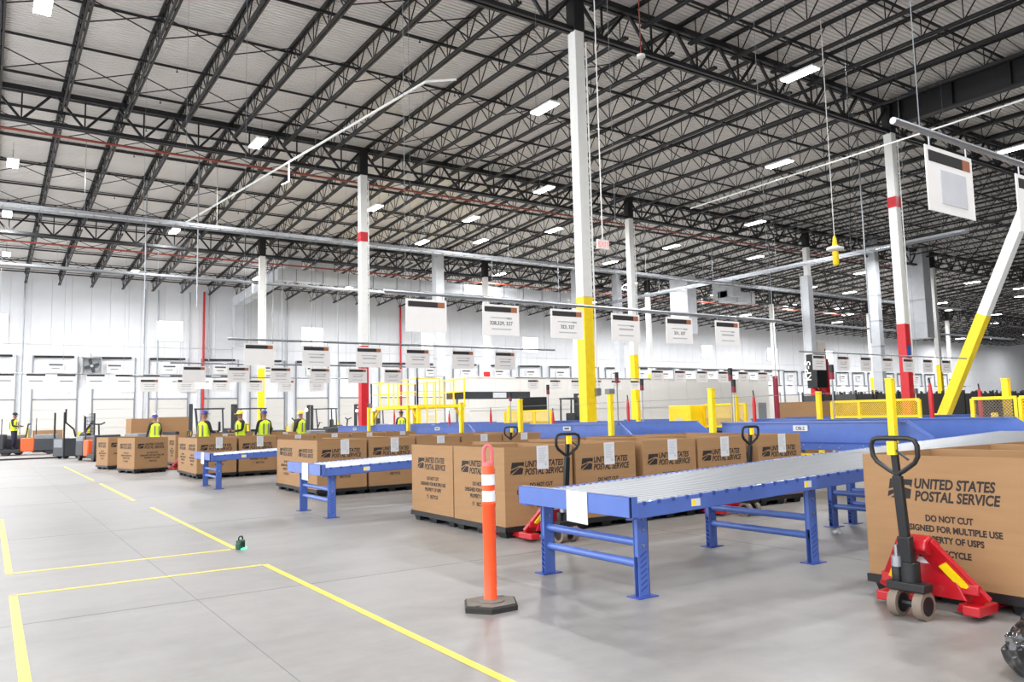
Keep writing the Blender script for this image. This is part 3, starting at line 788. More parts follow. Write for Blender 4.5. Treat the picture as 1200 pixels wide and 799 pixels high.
# far right row of dock signs on the back wall
for q in range(26):
    t = thing('dock_sign', f'tiny white dock sign on the far rail right of the office block, {q + 1} of a row', 'sign', (70 + 1.9 * q, 58.0, 4.3), 0, 'far dock signs')
    t['label'] = 'tiny white dock sign hung on the far rail right of the modular office'
    ob('board', DB, t); ob('title_bar', DBB, t)

t = thing('sign_rail', 'far sign rail right of the modular office near the dock wall', 'rail', (0, 58.0, 4.32)); MB().cyl((69, 0, 0), (120, 0, 0), 0.03, 6).build('pipe', 'galv', t)
for q in range(6): MB().cyl((70 + 9 * q, 0, 0), (70 + 9 * q, 0, 7.0), 0.008, 4).build('drop_wire', 'grey_body', t)
# ------------------------------------------------------------------ pallet jacks
def make_jack(label):
    t = thing('pallet_jack', label, 'pallet jack', (0, 0, 0), 0, 'red hand pallet jacks')
    for s in (-1, 1):
        f = MB().prism([(0.30, 0.02), (0.34, 0.068), (1.38, 0.068), (1.45, 0.045), (1.40, 0.02)], 'y', s * 0.205 - 0.07, s * 0.205 + 0.07).build('fork', 'jack_red', t, smooth=False, bevel=0.006)
        # heel and sloping plate from head to heel
        MB().prism([(0.20, 0.04), (0.20, 0.10), (0.36, 0.10), (0.36, 0.04)], 'y', s * 0.34 - 0.05, s * 0.22 - 0.03) if False else None
        m = MB(); m.box((0.17, s*0.33 - 0.09, 0.035), (0.42, s*0.33 + 0.02, 0.10) ) if s > 0 else m.box((0.17, s*0.33 - 0.02, 0.035), (0.42, s*0.33 + 0.09, 0.10))
        m.build('heel', 'jack_red', t, smooth=False, bevel=0.008)
        p = MB()
        a0, a1 = Vector((0.12, s*0.05, 0.47)), Vector((0.30, s*0.31, 0.10))
        p.bar(a0, a1, 0.16, 0.035, (1, 0, 0.6)); p.build('side_plate', 'jack_red', t, smooth=False, bevel=0.006)
        lb = MB(); b0, b1 = a0 + (a1 - a0) * 0.36 + Vector((-0.026, 0, 0.012)), a0 + (a1 - a0) * 0.76 + Vector((-0.026, 0, 0.012))
        lb.bar(b0, b1, 0.06, 0.03, (1, 0, 0.6)); lb.build('caution_label', 'yellow', t, smooth=False)
    MB().prism([(-0.09, 0.46), (0.09, 0.46), (0.26, 0.12), (-0.26, 0.12)], 'x', 0.20, 0.225).build('back_plate', 'jack_red', t, smooth=False, bevel=0.006)
    MB().prism([(0.03, 0.44), (0.05, 0.50), (0.13, 0.53), (0.24, 0.47), (0.24, 0.40), (0.10, 0.40)], 'y', -0.10, 0.10).build('head', 'jack_red', t, smooth=False, bevel=0.015)
    MB().box((0.215, -0.33, 0.16), (0.26, 0.33, 0.23)).build('cross_bar', 'jack_red', t, bevel=0.008)
    MB().box((0.196, -0.05, 0.33), (0.202, 0.07, 0.37)).build('maker_plate', 'reflective', t)
    MB().cyl((0.02, 0, 0.17), (0.02, 0, 0.36), 0.062, 16).box((-0.06, -0.13, 0.18), (0.05, 0.13, 0.235)).cyl((0.0, 0.08, 0.2), (0.0, 0.08, 0.33), 0.035, 10).build('pump', 'black_plastic', t, bevel=0.006)
    MB().cyl((-0.03, 0.06, 0.33), (-0.03, 0.06, 0.40), 0.035, 10).cyl((-0.03, 0.06, 0.4), (-0.03, 0.06, 0.47), 0.014, 8).build('valve', 'galv', t)
    for s in (-1, 1):
        w = MB().cyl((0, s*0.115, 0.092), (0, s*0.055, 0.092), 0.092, 24).build('steer_wheel', 'wheel_tan', t)
        MB().cyl((0, s*0.118, 0.092), (0, s*0.050, 0.092), 0.062, 18).build('wheel_hub', 'black_plastic', w)
    MB().cyl((0, -0.055, 0.092), (0, 0.055, 0.092), 0.025, 8).build('axle', 'black_steel', t)
    # tow handle: shaft and loop
    top = Vector((-0.055, 0, 0.93)); bot = Vector((0.0, 0, 0.36))
    sh = MB().bar(bot, top, 0.062, 0.042, (1, 0, 0)).bar(bot, bot + (top - bot) * 0.3, 0.085, 0.06, (1, 0, 0)).build('handle_shaft', 'black_plastic', t, bevel=0.006)
    pts = [(0, 0.94), (0.05, 0.965), (0.13, 1.02), (0.155, 1.06), (0.16, 1.13), (0.145, 1.165), (0.11, 1.178), (0, 1.18)]
    loop = [(-0.055 - (z - 0.93) * 0.1, -y, z) for y, z in pts] + [(-0.055 - (z - 0.93) * 0.1, y, z) for y, z in reversed(pts[:-1])]
    MB().tube(loop, 0.0165, 8).build('handle_loop', 'black_plastic', t)
    MB().bar((-0.055, 0, 0.93), (-0.08, 0, 1.17), 0.04, 0.03, (1, 0, 0)).build('handle_stem', 'black_plastic', t)
    MB().box((-0.115, -0.026, 1.07), (-0.082, 0.026, 1.16)).build('caution_label', 'yellow', t)
    MB().tube([(-0.09, -0.02, 1.10), (-0.10, -0.07, 1.07), (-0.10, -0.11, 1.04)], 0.008, 6).build('release_lever', 'black_plastic', t)
    return t
J = make_jack('red hand pallet jack with black handle under the bulk box nearest the rubbish bag')
J.location = (5.13, 2.97, 0)
dup(J, (5.36, 6.98, 0), R(90), 'red hand pallet jack under the first box of the double row behind the orange post')
dup(J, (8.5, 7.05, 0), R(90), 'red hand pallet jack under the fourth box behind the nearest conveyor')
dup(J, (8.9, 13.4, 0), R(90), 'red hand pallet jack in front of the second double row of boxes')
dup(J, (5.33, 26.3, 0), R(195), 'red hand pallet jack beside the lone floor boxes near the cage truck')

# ------------------------------------------------------------------ orange delineator post
t = thing('delineator_post', 'orange plastic delineator post with two white bands on a black rubber base', 'traffic post', (3.12, 4.99, 0))
hexp = [(0.235 * math.cos(R(a)), 0.215 * math.sin(R(a))) for a in (8, 62, 118, 188, 242, 298)]
hexq = [(x * 0.94, y * 0.94) for x, y in hexp]
mb = MB(); n = 6
mb.add([(x, y, 0) for x, y in hexp] + [(x, y, 0.034) for x, y in hexp] + [(x, y, 0.046) for x, y in hexq],
       [tuple(range(5, -1, -1))] + [(i, (i+1)%6, (i+1)%6+6, i+6) for i in range(6)] + [(i+6, (i+1)%6+6, (i+1)%6+12, i+12) for i in range(6)] + [tuple(range(12, 18))])
bs = mb.build('base', 'rubber', t, smooth=False)
MB().add([(x*0.98, y*0.98, 0.0468) for x, y in hexq], [tuple(range(6))]).build('base_top', 'rubber_top', bs, smooth=False)
MB().lathe([(0.10, 0.046), (0.10, 0.056), (0.06, 0.064)], 24).build('collar', 'rubber_top', bs)
for a in (30, 205):
    MB().box((0.17*math.cos(R(a)) - .02, 0.17*math.sin(R(a)) - .015, 0.0465), (0.17*math.cos(R(a)) + .02, 0.17*math.sin(R(a)) + .015, 0.0485)).build('grip_hole', 'black_plastic', bs)
MB().lathe([(0.052, 0.055), (0.052, 0.075), (0.0475, 0.085), (0.0475, 0.48), (0.049, 0.485), (0.049, 0.725), (0.054, 0.735), (0.054, 0.755), (0.0475, 0.76), (0.0475, 1.01), (0.044, 1.025)], 28).build('tube', 'orange', t)
for z0, z1 in ((0.765, 0.842), (0.885, 0.962)):
    MB().lathe([(0.0487, z0), (0.0487, z1)], 28).build('reflective_band', 'reflective', t)
MB().lathe([(0.044, 1.02), (0.04, 1.045), (0.025, 1.055)], 20).build('neck', 'pink_loop', t)
u = Vector((0.83, -0.55, 0)).normalized()
lp_ = []
for y, z in [(-0.029, 1.04), (-0.031, 1.12), (-0.028, 1.148), (-0.016, 1.168), (0, 1.175), (0.016, 1.168), (0.028, 1.148), (0.031, 1.12), (0.029, 1.04)]:
    lp_.append((u.x * y, u.y * y, z))
MB().tube(lp_, 0.0135, 8).build('loop', 'pink_loop', t)

# ------------------------------------------------------------------ floor tape
def tape(x0, y0, x1, y1, w, label):
    a, b = Vector((x0, y0, 0)), Vector((x1, y1, 0)); d = (b - a).normalized(); s = Vector((-d.y, d.x, 0)) * w / 2
    vs = [a - s, b - s, b + s, a + s]
    mb = MB().add([(v.x, v.y, 0.0015) for v in vs] + [(v.x, v.y, 0.003) for v in vs], [(3,2,1,0),(4,5,6,7),(0,1,5,4),(1,2,6,5),(2,3,7,6),(3,0,4,7)])
    tag(mb.build('floor_tape', 'yellow_tape', smooth=False), label, 'floor line')
tape(2.33, 1.5, 2.33, 7.87, 0.055, 'long yellow floor line leading past the orange post')
tape(0.22, 7.87, 2.30, 7.87, 0.05, 'yellow cross line joining the corner nearer the orange post')
tape(0.25, 9.05, 2.30, 9.05, 0.05, 'yellow cross line ending at the green laser level')
tape(0.22, 2.0, 0.25, 7.87, 0.06, 'yellow side line parallel to the orange post line')
tape(0.25, 9.05, 0.27, 14.5, 0.06, 'faint yellow side line continuing beyond the cross lines')
tape(2.36, 9.1, 2.40, 14.6, 0.055, 'yellow floor line starting behind the green laser level')
tape(2.36, 16.2, 2.40, 21.6, 0.07, 'short yellow floor line towards the lone boxes')
tape(2.4, 23.0, 2.42, 32.0, 0.06, 'far faint yellow floor line beside the lone boxes')

# green laser level and litter
t = thing('laser_level', 'small dark green laser level with carry handle on the floor tape', 'tool', (2.40, 9.02, 0), R(40))
MB().box((-0.045, -0.035, 0.0), (0.045, 0.035, 0.10)).build('body', 'green_tool', t, bevel=0.014)
MB().box((-0.055, -0.03, 0.0), (-0.03, 0.03, 0.07)).build('battery', 'green_tool', t, bevel=0.01)
MB().tube([(-0.035, 0, 0.095), (-0.035, 0, 0.125), (-0.02, 0, 0.138), (0.02, 0, 0.138), (0.035, 0, 0.125), (0.035, 0, 0.095)], 0.008, 6).build('handle', 'black_plastic', t)
MB().cyl((0.0, -0.036, 0.055), (0.0, -0.042, 0.055), 0.022, 14).build('lens', 'black_plastic', t)
MB().box((-0.04, -0.044, 0.004), (0.05, -0.035, 0.012)).build('beam_window', 'laser_green', t)
def lump(name, m, loc, r, sq, seed, label, cat, sub=3, amp=0.25, freq=4.0):
    from mathutils import noise
    import bmesh
    bm = bmesh.new(); bmesh.ops.create_icosphere(bm, subdivisions=sub, radius=1.0)
    for v in bm.verts:
        d = v.co.normalized(); nz = noise.noise(d * freq + Vector((seed, 0, 0))); n2 = abs(noise.noise(d * freq * 2.3 + Vector((0, seed, 3))))
        v.co = d * (1 + amp * nz - amp * 0.8 * n2)
        v.co.x *= r[0]; v.co.y *= r[1]; v.co.z = max(-sq * r[2], v.co.z * r[2])
    mn = min(v.co.z for v in bm.verts)
    for v in bm.verts: v.co.z -= mn
    me = bpy.data.meshes.new(name); bm.to_mesh(me); bm.free(); me.materials.append(MATS[m])
    if sub > 3: me.polygons.foreach_set('use_smooth', [True] * len(me.polygons)); me.set_sharp_from_angle(angle=0.9)
    return me
t = thing('rubbish_bag', 'shiny black crumpled plastic rubbish bag on the floor by the red pallet jack', 'bag', (4.58, 1.88, 0))
def bag_mesh():
    from mathutils import noise
    mb = MB(); n, m_ = 64, 40; vs = []
    for j in range(m_):
        v = j / (m_ - 1); z = 0.33 * v
        prof = 0.24 * (max(0.0, 1 - ((v - 0.38) / 0.66) ** 2)) ** 0.5 if v > 0.38 else 0.19 + 0.05 * math.sin(v / 0.38 * math.pi / 2)
        prof = max(prof, 0.035)
        for i in range(n):
            a = 2 * math.pi * i / n
            p = Vector((math.cos(a), math.sin(a), v * 2.2))
            w = noise.noise(p * 1.6 + Vector((4, 1, 2))) * 0.22 + (abs(noise.noise(Vector((math.cos(a) * 3.4, math.sin(a) * 3.4, v * 3.0)))) - 0.25) * 0.42 * (0.35 + v)
            r = prof * (1 + w)
            vs.append((r * math.cos(a), r * math.sin(a) * 0.95, z + 0.03 * noise.noise(p * 3) * v))
    mb.add(vs, [(j*n+i, j*n+(i+1)%n, (j+1)*n+(i+1)%n, (j+1)*n+i) for j in range(m_-1) for i in range(n)] + [tuple(range(n-1, -1, -1)), tuple(range((m_-1)*n, m_*n))])
    return mb.mesh('bag_body', 'bag')
ob('bag_body', bag_mesh(), t)
kn = MB().lathe([(0.035, 0.30), (0.024, 0.325), (0.05, 0.35), (0.075, 0.375), (0.06, 0.38)], 9).build('tied_neck', 'bag', t); kn.location = (0.0, 0.0, 0.0)
sc = tag(ob('paper_scrap', lump('paper_scrap', 'paper', None, (0.06, 0.05, 0.035), 0.6, 1.2, '', '', 2, 0.5), None, (7.91, 5.37, 0)), 'crumpled white paper scrap on the floor under the nearest conveyor', 'litter')

# ------------------------------------------------------------------ modular office block
t = thing('modular_office', 'long white windowless modular office block behind the belts', 'building', (26.2, 44.0, 0))
wp = MB().box((0.006, 0, 0), (2.0, 0.06, 4.0)).mesh('wall_section', 'office', False)
for q in range(15): ob('wall_section', wp, t, (2.006 * q, 0, 0))
sp = MB().box((0, 0.006, 0), (0.06, 1.24, 4.0)).mesh('wall_section', 'office', False)
for q in range(2): ob('wall_section', sp, t, (0, 0.06 + 1.25 * q, 0)); ob('wall_section', sp, t, (30.04, 0.06 + 1.25 * q, 0))
MB().box((-0.03, -0.03, 4.0), (30.15, 2.65, 4.08)).build('roof', 'office', t)
MB().box((0, 2.56, 0), (30.1, 2.62, 4.0)).build('rear_wall', 'office', t)
MB().box((28.6, -0.04, 0), (29.6, 0.0, 2.1)).build('door', 'grey_body', t)
MB().box((0, -0.02, 1.85), (30.0, 0.0, 1.87)).build('seam', 'print_grey', t)

# ------------------------------------------------------------------ yellow work platform
t = thing('work_platform', 'yellow steel work platform with railings and ladder behind the blue belts', 'platform', (18.6, 36.4, 0))
for x in (0, 2.6):
    for y in (0, 5.6): MB().box((x - 0.09, y - 0.09, 0), (x + 0.09, y + 0.09, 1.95)).build('post', 'yellow', t)
MB().box((-0.15, -0.15, 1.95), (2.75, 5.75, 2.12)).build('deck', 'yellow', t)
for x in (0, 2.6):
    for y, s in ((0, 1), (5.6, -1)): MB().bar((x, y, 1.35), (x, y + s * 0.75, 1.97), 0.1, 0.1).build('knee_brace', 'yellow', t)
def rail(p, q):
    p, q = Vector(p), Vector(q); n = max(2, int((q - p).length / 1.1) + 1)
    for k in range(n):
        c = p + (q - p) * k / (n - 1); MB().box((c.x - .03, c.y - .03, 2.12), (c.x + .03, c.y + .03, 3.5)).build('railing_post', 'yellow', t)
    for z in (2.8, 3.47): MB().bar((p.x, p.y, z), (q.x, q.y, z), 0.05, 0.05).build('railing_bar', 'yellow', t)
rail((-0.1, -0.1, 0), (-0.1, 5.7, 0)); rail((2.7, -0.1, 0), (2.7, 5.7, 0)); rail((-0.1, 5.7, 0), (2.7, 5.7, 0)); rail((-0.1, -0.1, 0), (1.2, -0.1, 0))
for x in (0.35, 0.85): MB().box((x - .03, -0.32, 0), (x + .03, -0.26, 3.3)).build('ladder_rail', 'yellow', t)
for k in range(8): MB().cyl((0.35, -0.29, 0.28 + 0.25 * k), (0.85, -0.29, 0.28 + 0.25 * k), 0.02, 6).build('ladder_rung', 'yellow', t)
t2 = thing('chute_duct', 'dark horizontal conveyor tunnel behind the yellow work platform', 'conveyor', (21.6, 38.0, 0))
MB().box((0, 0, 2.45), (5.2, 0.8, 2.85)).build('tunnel', 'dark_body', t2); MB().box((2.6, -0.02, 2.5), (3.5, 0, 2.8)).build('window', 'paper', t2)
for x in (0.4, 4.8): MB().box((x-.05, .3, 0), (x+.05, .4, 2.45)).build('leg', 'galv', t2)

# ------------------------------------------------------------------ cable trays, ducts, conduits
def tray(p, q, w, label, drops=True):
    p, q = Vector(p), Vector(q); d = (q - p).normalized(); s = Vector((-d.y, d.x, 0)) * w / 2
    t = thing('cable_tray', label, 'cable tray', tuple(p))
    L = (q - p).length
    for sg in (-1, 1):
        MB().bar(s * sg, s * sg + d * L, 0.03, 0.12).build('side_rail', 'galv', t)
    rg = MB(); k = 0.3
    while k < L: rg.bar(d * k - s, d * k + s, 0.03, 0.02); k += 0.6
    o = rg.build('rung_row', 'galv', t, smooth=False); o['kind'] = 'stuff'
    MB().bar(d * 0.05 + s * 0.3 + Vector((0,0,0.05)), d * (L - 0.05) + s * 0.3 + Vector((0,0,0.05)), w * 0.35, 0.05).build('cable_bundle', 'white_paint', t)
    k = 1.0
    while k < L:
        c = p + d * k
        MB().cyl(d * k + s, d * k + s + Vector((0, 0, deck_z(c.y) - p.z - 0.8)), 0.01, 5).build('drop_rod', 'galv', t); k += 5.0
tray((-3, 34, 9.62), (70, 34, 9.7), 0.6, 'long bright cable tray crossing high in front of the far column')
tray((40, 19, 10.0), (40, 46, 10.0), 0.6, 'cable tray running toward the dock wall behind the white column')
tray((-3, 47.9, 9.9), (60, 47.9, 9.9), 0.4, 'narrow cable tray high up near the dock wall')
tray((24, 38.9, 8.3), (90, 38.9, 8.3), 0.4, 'far cable tray beyond the silver jacketed column')
def duct(name, segs, label, m='galv', ring=True):
    t = thing(name, label, 'duct', segs[0][0])
    o0 = Vector(segs[0][0])
    for a, b, w, h in segs:
        a, b = Vector(a) - o0, Vector(b) - o0; d = (b - a).normalized(); L = (b - a).length
        up = (0, 0, 1) if abs(d.z) < 0.9 else (0, 1, 0)
        MB().bar(a, b, w, h, up).build('duct_run', m, t, smooth=False)
        if ring:
            k = 1.2
            while k < L: MB().bar(a + d * (k - 0.02), a + d * (k + 0.02), w + 0.06, h + 0.06, up).build('flange', 'grey_body' if d.z == 0 else m, t, smooth=False); k += 1.8
    return t
mat('duct', (196, 199, 203), 0.4, 0.0, var=0.06, scale=2)
duct('air_duct', [((15.4, 50, 10.9), (40.5, 50, 10.9), 0.7, 0.75), ((15.7, 50.4, 10.85), (15.7, 60.8, 10.55), 0.7, 0.7), ((15.9, 60.6, 10.4), (15.9, 60.6, 7.2), 0.9, 0.7)],
     'silver rectangular air duct running under the roof and down the dock wall', 'duct')
duct('air_duct', [((16.5, 50, 11.25), (16.5, 50, 12.2), 0.9, 0.7)], 'short silver duct riser above the long air duct, left one', 'duct')
duct('air_duct', [((18.6, 50, 11.25), (18.6, 50, 12.3), 1.1, 0.7)], 'short silver duct riser above the long air duct, right one', 'duct')
duct('air_duct', [((46.3, 44, 7.6), (46.3, 44, 12.2), 1.0, 1.9)], 'tall silver air duct dropping behind the modular office roof', 'duct')
duct('air_duct', [((51.5, 44, 10.9), (51.5, 44, 12.2), 1.0, 2.2), ((51.0, 44, 11.0), (54.5, 44, 11.0), 1.0, 0.9)], 'stubby silver air duct right of the tall one', 'duct')
duct('air_duct', [((59.3, 32.2, 6.6), (59.3, 32.2, 13.5), 1.0, 1.9)], 'silver air duct beside the far column by the brace', 'duct')
duct('air_duct', [((44.85, 31.6, 4.5), (44.85, 31.6, 10.2), 0.5, 0.6)], 'silver jacket duct alongside the column with the black marker box', 'duct', ring=False)
duct('air_duct', [((52.5, 31.5, 1.0), (52.5, 31.5, 13.6), 0.5, 0.7)], 'slender silver duct between the jacketed column and the red-based one', 'duct')
duct('air_duct', [((25.2, 46.2, 4.2), (25.2, 46.2, 12.8), 0.6, 0.6)], 'slim vertical silver duct left of the modular office', 'duct')
duct('air_duct', [((37.5, 46.5, 4.2), (37.5, 46.5, 12.8), 0.7, 0.7)], 'vertical silver duct behind the modular office beside the big yellow column', 'duct')
duct('air_duct', [((41.5, 46.5, 4.2), (41.5, 46.5, 12.8), 0.5, 0.6)], 'thin vertical silver duct behind the modular office', 'duct')
def conduit(pts, r, m, label, name='conduit_run'):
    o = MB().tube(pts, r, 8).build(name, m); tag(o, label, 'conduit'); return o
conduit([(26, 24, 10.5), (26, 12.0, 10.62), (26, 7, 10.7)], 0.03, 'white_paint', 'white conduit hung high across the red-based brace column')
conduit([(8.36, 44.2, 12.0), (10.4, 28, 12.0), (11.25, 21.2, 12.0), (12.0, 20.6, 12.0)], 0.045, 'white_paint', 'white slanting pipe under the roof with a bent end')
conduit([(10.05, 31.0, 12.02), (10.05, 31.0, 11.2), (9.85, 31.3, 11.1)], 0.035, 'white_paint', 'short white drop pipe below the slanting pipe')
conduit([(11.0, 12.6, 13.0), (11.05, 12.6, 5.2)], 0.012, 'white_paint', 'long white drop rod holding the exit sign') if False else None
for (x, y, z0, z1, l) in ((7.6, 36, 6.5, 12.4, 'thin grey drop pole left of the far column'), (6.1, 40, 5.2, 12.2, 'thin grey drop pole over the lone boxes'),
                          (14.9, 49, 5.0, 11.6, 'thin drop pole near the duct risers'), (17.4, 49, 5.2, 11.6, 'thin drop pole below the right duct riser'), (15.6, 49.3, 5.0, 11.6, 'thin drop pole below the left duct riser'),
                          (19.2, 49, 4.6, 11.6, 'thin drop pole right of the duct risers'), (43, 33, 3.5, 12.4, 'thin drop pole beside the silver jacketed column'), (32, 19.5, 4.2, 12.5, 'thin drop pole left of the red-based brace column')):
    tag(MB().cyl((x, y, z0), (x, y, deck_z(y) - 0.02), 0.03, 8).build('drop_pole', 'galv'), l, 'pole')
for x, l in ((13.6, 'red standpipe on the dock wall'), (30, 'second red standpipe on the dock wall behind the platform')):
    tag(MB().cyl((x, WALL_Y - 0.25, 0.3), (x, WALL_Y - 0.25, 11.4), 0.08, 10).build('standpipe', 'red_paint'), l, 'pipe')
for q, x in enumerate([2.0, 9.5, 10.4, 12.6, 14.0, 20, 27]):
    tag(MB().cyl((x, WALL_Y - 0.2, 1.0), (x, WALL_Y - 0.2, 11.3), 0.045, 8).build('wall_conduit', 'galv'), f'grey vertical conduit on the dock wall, {ORD[q]} from the caged fan side', 'conduit')
# exit sign, cord reel, detector
t = thing('exit_sign', 'small red-lettered exit sign hung from a white rod', 'sign', (12.1, 14.0, 5.3))
MB().box((-0.17, -0.03, 0), (0.17, 0.03, 0.23)).build('housing', 'white_paint', t)
o = ob('lettering', text_mesh('EXIT', 0.17, 'exit_red', 'CENTER', bold=0.004), t, (0, -0.032, 0.055), (R(90), 0, 0))
MB().cyl((0, 0, 0.23), (0, 0, 8.31), 0.014, 6).build('rod', 'white_paint', t)
t = thing('cord_reel', 'yellow drop-cord handset with a white disc hung from the roof', 'cord reel', (21.4, 14.0, 5.75))
MB().lathe([(0.06, 0), (0.09, 0.05), (0.09, 0.42), (0.05, 0.46)], 12).build('handset', 'yellow', t)
MB().lathe([(0.1, 0.44), (0.25, 0.47), (0.25, 0.54), (0.08, 0.6)], 18).build('disc', 'white_paint', t)
MB().lathe([(0.08, 0.6), (0.05, 0.85), (0.02, 0.92)], 10).build('neck', 'yellow', t)
MB().cyl((0, 0, 0.9), (0, 0, 7.86), 0.014, 6).build('cord', 'white_paint', t)
t = thing('smoke_detector', 'white round detector hung on a red cable near the nearest column top', 'detector', (13.6, 14.0, 10.4))
MB().lathe([(0.03, 0), (0.11, 0.03), (0.11, 0.09), (0.03, 0.12)], 16).build('body', 'white_paint', t)
MB().cyl((0, 0, 0.12), (0, 0, 3.21), 0.012, 6).build('cable', 'sprinkler_red', t)
# black marker box on the far red-based column
t = thing('marker_box', 'black vertical marker box with white letters on a red bracket', 'marker', (42.5, 29.3, 0))
MB().box((-0.9, -0.35, 2.7), (0.15, 0.35, 4.75)).build('box', 'black_plastic', t, bevel=0.02)
ob('lettering', text_mesh('KP-5', 0.62, 'white_paint', 'CENTER', bold=0.01), t, (-0.93, 0.05, 3.75), (R(90), R(-90), R(-90)))
MB().box((0.15, -0.2, 0), (0.55, 0.2, 4.5)).build('stand', 'red_paint', t)
for q in range(3): MB().bar((-0.85 + 0.3*q, 0, 2.7), (0.3, 0, 2.2), 0.08, 0.08).build('bracket', 'red_paint', t)
t = thing('electrical_cabinet', 'beige electrical cabinet fixed high beside the silver jacketed column', 'cabinet', (45.46, 31.75, 4.7))
MB().box((0, -0.2, 0), (1.0, 0.25, 1.2)).build('body', 'beige_box', t, bevel=0.02); MB().box((0.05, -0.215, 0.05), (0.95, -0.2, 1.15)).build('door', 'beige_box', t); MB().box((0.85, -0.24, 0.55), (0.89, -0.215, 0.7)).build('handle', 'black_plastic', t)
# caged dock fan
t = thing('dock_fan', 'square grey caged fan mounted high between dock doors', 'fan', (6.1, 61.4, 5.6))
MB().box((-0.62, -0.1, -0.6), (0.62, 0.25, -0.55)).box((-0.62, -0.1, 0.55), (0.62, 0.25, 0.6)).box((-0.62, -0.1, -0.6), (-0.57, 0.25, 0.6)).box((0.57, -0.1, -0.6), (0.62, 0.25, 0.6)).build('frame', 'fan_grey', t)
MB().box((-0.57, 0.2, -0.55), (0.57, 0.22, 0.55)).build('back', 'fan_grey', t)
MB().tube([(0.52*math.cos(R(a)), -0.04, 0.52*math.sin(R(a))) for a in range(0, 361, 15)], 0.03, 6).build('shroud', 'grey_body', t)
for q in range(4):
    a = q * math.pi / 2 + 0.3
    MB().bar((0.08*math.cos(a), 0.05, 0.08*math.sin(a)), (0.48*math.cos(a), 0.05, 0.48*math.sin(a)), 0.2, 0.02, (0.3, 1, 0)).build('blade', 'dark_body', t)
MB().cyl((0, 0, 0), (0, 0.12, 0), 0.1, 12).build('hub', 'fan_grey', t)
MB().bar((0, 0.2, 0.5), (0, 0.7, 0.9), 0.06, 0.06).build('arm', 'fan_grey', t)

# ------------------------------------------------------------------ trucks
def wheel(p, r, w, t, m='black_plastic'):
    return MB().cyl((p[0] - w/2, p[1], r), (p[0] + w/2, p[1], r), r, 16).build('wheel', m, t)
def cage_truck(loc, rz, label, body='cream_body'):
    t = thing('order_truck', label, 'truck', loc, rz)
    MB().box((-0.45, -0.5, 0.1), (0.45, 0.15, 0.9)).build('battery_case', 'dark_body', t, bevel=0.03)
    MB().box((-0.40, -0.51, 0.5), (0.40, -0.49, 0.86)).build('case_panel', 'grey_body', t)
    MB().box((-0.42, 0.15, 0.28), (0.42, 0.85, 0.95)).build('power_unit', body, t, bevel=0.05)
    MB().box((-0.45, 0.15, 0.08), (0.45, 1.2, 0.28)).build('chassis', 'black_plastic', t, bevel=0.02)
    for x in (-0.2, 0.2): MB().box((x - 0.09, 1.2, 0.06), (x + 0.09, 2.3, 0.13)).build('fork', 'black_plastic', t, bevel=0.01)
    for p in ((-0.3, 0.5), (0.3, 0.5), (-0.3, -0.3), (0.3, -0.3)): wheel(p, 0.14, 0.1, t)
    for x in (-0.45, 0.45): MB().box((x - .03, -0.5, 0.1), (x + .03, -0.44, 2.05)).build('cage_post', 'black_steel', t); MB().box((x - .03, 0.8, 0.9), (x + .03, 0.86, 2.0)).build('cage_post', 'black_steel', t)
    g = MB()
    for k in range(7): g.box((-0.45, 0.82, 1.0 + 0.16*k), (0.45, 0.835, 1.02 + 0.16*k))
    for k in range(8): g.box((-0.45 + 0.128*k - .006, 0.82, 1.0), (-0.45 + 0.128*k + .006, 0.835, 2.0))
    o = g.build('wire_backrest', 'black_steel', t, smooth=False); o['kind'] = 'stuff'
    MB().tube([(0.1, 0.2, 0.9), (0.1, 0.1, 1.3), (0.1, -0.25, 1.6), (0.1, -0.25, 2.2)], 0.04, 8).build('mast_arm', 'black_plastic', t)
    MB().tube([(-0.1, 0.5, 0.9), (-0.1, 0.75, 1.25), (-0.1, 1.05, 1.65)], 0.055, 8).build('tiller', 'black_plastic', t)
    MB().cyl((-0.2, 0.6, 1.0), (0.1, 0.75, 0.95), 0.16, 12).build('steer_pod', 'black_plastic', t)
    return t
def tow_tractor(loc, rz, label, accent='truck_orange'):
    t = thing('tow_tractor', label, 'truck', loc, rz)
    MB().box((-0.5, -1.3, 0.2), (0.5, -0.35, 0.78)).build('battery_case', 'dark_body', t, bevel=0.03)
    MB().box((-0.5, -1.3, 0.78), (0.5, -0.35, 1.0)).build('battery_cover', 'grey_body', t, bevel=0.03)
    MB().box((-0.48, -0.35, 0.18), (0.48, 0.25, 0.85)).build('power_unit', accent, t, bevel=0.05)
    MB().box((-0.5, 0.25, 0.12), (0.5, 1.2, 0.30)).build('platform', 'black_plastic', t, bevel=0.02)
    MB().box((-0.5, 0.95, 0.3), (0.5, 1.2, 1.05)).build('operator_cover', 'dark_body', t, bevel=0.04)
    for p in ((-0.4, -1.0), (0.4, -1.0), (-0.4, 0.9), (0.4, 0.9)): wheel(p, 0.18, 0.12, t)
    MB().cyl((0, 0.1, 0.8), (0, 0.0, 1.5), 0.035, 8).build('steer_column', 'black_plastic', t)
    MB().tube([(-0.25, -0.05, 1.55), (-0.1, 0.0, 1.48), (0.1, 0.0, 1.48), (0.25, -0.05, 1.55)], 0.03, 8).build('handlebar', 'black_plastic', t)
    MB().cyl((0.4, -0.3, 0.8), (0.4, -0.3, 1.85), 0.02, 6).build('beacon_pole', 'black_steel', t); MB().lathe([(0.05, 1.85), (0.06, 1.9), (0.05, 1.97)], 10, (0.4, -0.3, 0)).build('beacon', 'beacon', t)
    return t
